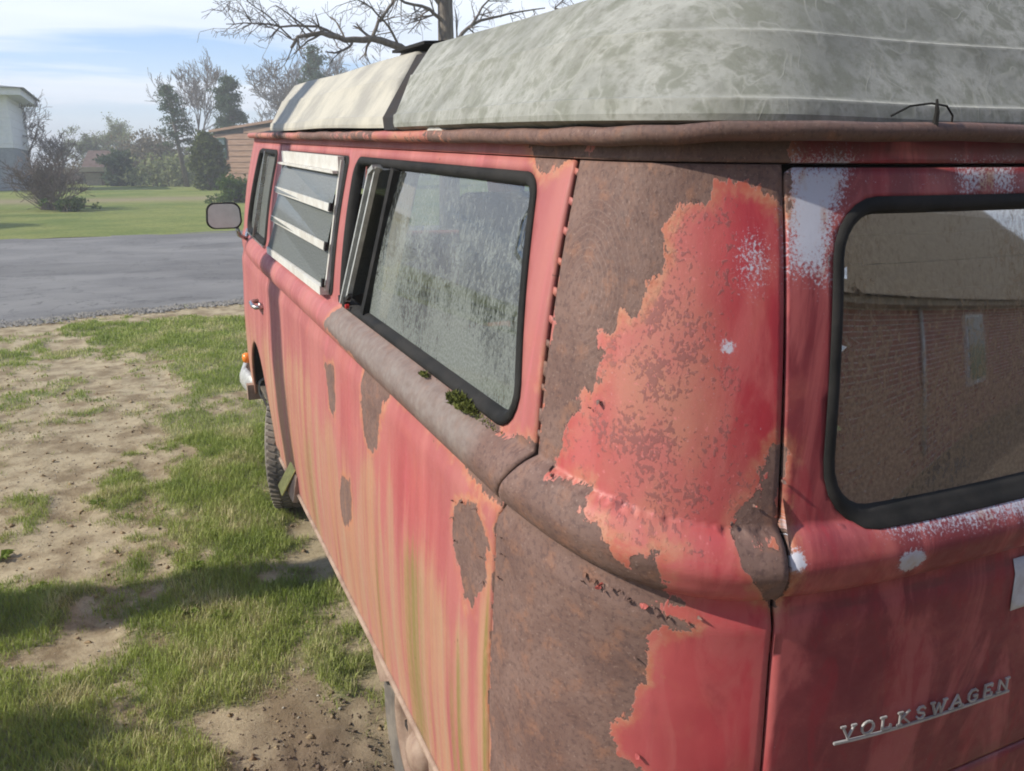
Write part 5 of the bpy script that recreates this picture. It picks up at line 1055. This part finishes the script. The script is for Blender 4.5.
# tree outside the left edge: its trunk throws the band of shade on the grass
def yard_tree(x, y, r, H, label, tp, deps=4, forks=5, first=.45, pos='yard_tree'):
    e = empty(pos, label, 'tree', (x, y, gz(x, y) - .1)); t = MB(); t.tube(tp, [r * (1.1 - .6 * i / (len(tp) - 1)) for i in range(len(tp))], 12); t.build('trunk', M['bark'], e, True)
    m = MB()
    for k in range(forks):
        f = first + (.7 - first) * k / max(1, forks - 1); a = random.uniform(0, 6.28); limbs(m, Vector([float(np.interp(H * f, [q[2] for q in tp], [q[c] for q in tp])) for c in (0, 1)] + [min(H * f, tp[-1][2])]), Vector((math.cos(a) * .8, math.sin(a) * .8, 1)).normalized(), H * .25, r * .38, deps, .48, .3, 1., 6, .006, .72, None, (2, 4), 4)
    m.build('branches', M['bark'], e, True); return e
yard_tree(-5.1, 3.06, .17, 14, 'bare yard tree left of the photo, its trunk shading the grass', [(0, 0, 0), (0, 0, 3.3), (0, .30, 5), (.1, .5, 7.5), (.1, .6, 9)], 3, 6, .55)
bq = Vector((-3.15, 1.75, gz(-3, 1.75))); blob_shrub('shade_shrub', [(random.gauss(0, .22), random.gauss(0, .20), random.uniform(.1, 1.15)) for i in range(34)], 2300, .045, M['shrubleaf'], 'added leafy shrub out of view, shading the ground at lower left', 'shrub', bq, None, True, .07)  # invented shrub, unseen, put here to cast the lower left shade
yard_tree(-20, 31, .25, 13, 'bare tree beyond the road, left of the photo', [(0, 0, 0), (0, 0, 4), (.2, 0, 7), (.2, 0, 9)], 4, 6, .35)
yard_tree(-27, 26, .25, 14, 'second bare tree beyond the road, left of the photo', [(0, 0, 0), (0, 0, 4), (.2, 0, 7), (.2, 0, 9)], 4, 6, .35)
for px_, y_ in ((-14.5, 27.5), (-18.5, 30.5), (-23, 33.5), (-17, 36)):
    pass
for k_, (x_, y_) in enumerate(((-17.5, 26.5), (-22.5, 29.0), (-26.5, 36.0))):
    bb = Vector((x_, y_, gz(x_, y_) - .1)); cs = []; Hh = 9 + k_
    for i in range(160):
        f = random.random() ** .8; r = 2.6 * (1 - f) ** .7 + .2; a = random.uniform(0, 6.28); r *= random.random() ** .4; cs.append((math.cos(a) * r, math.sin(a) * r, 1.0 + Hh * f))
    ee = blob_shrub('yard_spruce', cs, 7000, .30, M['pine'], ['nearest', 'middle', 'farthest'][k_] + ' of three spruces beyond the road, left of the photo', 'tree', bb, 'spruces beyond the road outside the photo', False, .35); tt = MB(); tt.tube([(0, 0, 0), (0, 0, Hh)], [.2, .05], 8); tt.build('trunk', M['bark'], ee, True)

road('reflection_ground', np.arange(-1.5, 16, .5), 8, lambda x: -5.6 - .38 * (x - 5) if x > 3 else -5.2, lambda x: -.9 - .0 * x, simple('brown_ground_sheet', (.13, .10, .08), (.19, .15, .115), 3, .9), .03)  # brown sheet added so the tailgate glass does not mirror green grass
# ------------------------------------------------------------------ the brick house behind the camera, mirrored in the tailgate glass
M['brick'] = simple('red_brick', (.50, .19, .14), (.34, .115, .085), 7, .9, .3, .005); M['mortar'] = simple('pale_mortar', (.78, .72, .64), (.64, .58, .52), 20, .95)
bh_ = empty('brick_house', 'red brick house behind the camera, mirrored in the tailgate glass', 'house', (10.1, -7.5, -.2)); bh_.rotation_euler = (0, 0, R(-21))
mb = MB(); WL, WH = 26.0, 2.34; mb.box((0, -.10, WH / 2), (WL, .16, WH)); mb.box((0, -4, WH / 2), (WL, 7.6, WH)); mb.build('mortar_wall', M['mortar'], bh_)
BW, BH_ = .205, .060; rows = int(WH / .077); V = []; F = []
for r_ in range(rows):
    for c_ in range(int(WL / .218) - 1):
        x = -WL / 2 + .12 + c_ * .218 + (.109 if r_ % 2 else 0); z = .05 + r_ * .077; 
        if x > WL / 2 - .1: continue
        k = len(V); j = random.uniform(-.003, .003); V += [(x - BW / 2, -.03, z - BH_ / 2), (x + BW / 2, -.03, z - BH_ / 2), (x + BW / 2, -.03, z + BH_ / 2), (x - BW / 2, -.03, z + BH_ / 2), (x - BW / 2, -.012 + j, z - BH_ / 2), (x + BW / 2, -.012 + j, z - BH_ / 2), (x + BW / 2, -.012 + j, z + BH_ / 2), (x - BW / 2, -.012 + j, z + BH_ / 2)]
        F += [(4, 7, 6, 5), (0, 3, 7, 4), (1, 5, 6, 2), (3, 2, 6, 7), (0, 4, 5, 1)]; F[-5:] = [tuple(i + k for i in f) for f in F[-5:]]
mesh('bricks', V, F, M['brick'], bh_, False, kind='stuff')
mb = MB(); mb.tube([(-5.4, .06, WH), (-5.4, .06, .2)], .045, 10); mb.build('downpipe', M['cream'], bh_, True)
mb = MB(); mb.box((-2.2, .02, 1.5), (1.2, .1, 1.4)); mb.build('window_surround', M['siding'], bh_); mb = MB(); mb.box((-2.2, .06, 1.5), (1.05, .06, 1.25)); mb.build('window_pane', M['winglass'], bh_)
mb = MB(); mb.box((0, -3.7, WH + .06), (WL + .8, 7.9, .10)); mb.build('eave', simple('tan_soffit', (.42, .34, .24), (.34, .27, .19), 4, .8), bh_)
mb = MB(); mb.add([(-WL / 2 - .4, .35, WH + .12), (WL / 2 + .4, .35, WH + .12), (WL / 2 + .4, -7.5, WH + .2), (-WL / 2 - .4, -7.5, WH + .2), (-WL / 2 - .4, -3.4, WH + 6.2), (WL / 2 + .4, -3.4, WH + 6.2)], [(0, 1, 5, 4), (2, 3, 4, 5), (1, 2, 5), (3, 0, 4)]); mb.build('roof', simple('tan_shingles', (.40, .31, .20), (.25, .19, .13), 9, .9), bh_)
bpy.context.view_layer.update()

# ------------------------------------------------------------------ haze
HZ = material('haze_air', lambda T: T.n('ShaderNodeBsdfTransparent').outputs[0])
HZ.node_tree.nodes.clear(); vo = HZ.node_tree.nodes.new('ShaderNodeVolumePrincipled'); vo.inputs['Color'].default_value = (.96, .98, 1.0, 1); vo.inputs['Density'].default_value = .0036; vo.inputs['Anisotropy'].default_value = .0
oo = HZ.node_tree.nodes.new('ShaderNodeOutputMaterial'); HZ.node_tree.links.new(vo.outputs[0], oo.inputs['Volume'])
mb = MB(); mb.box((0, 0, 9.5), (1440, 1440, 22)); hz_ = mb.build('haze', HZ, None, kind='stuff')
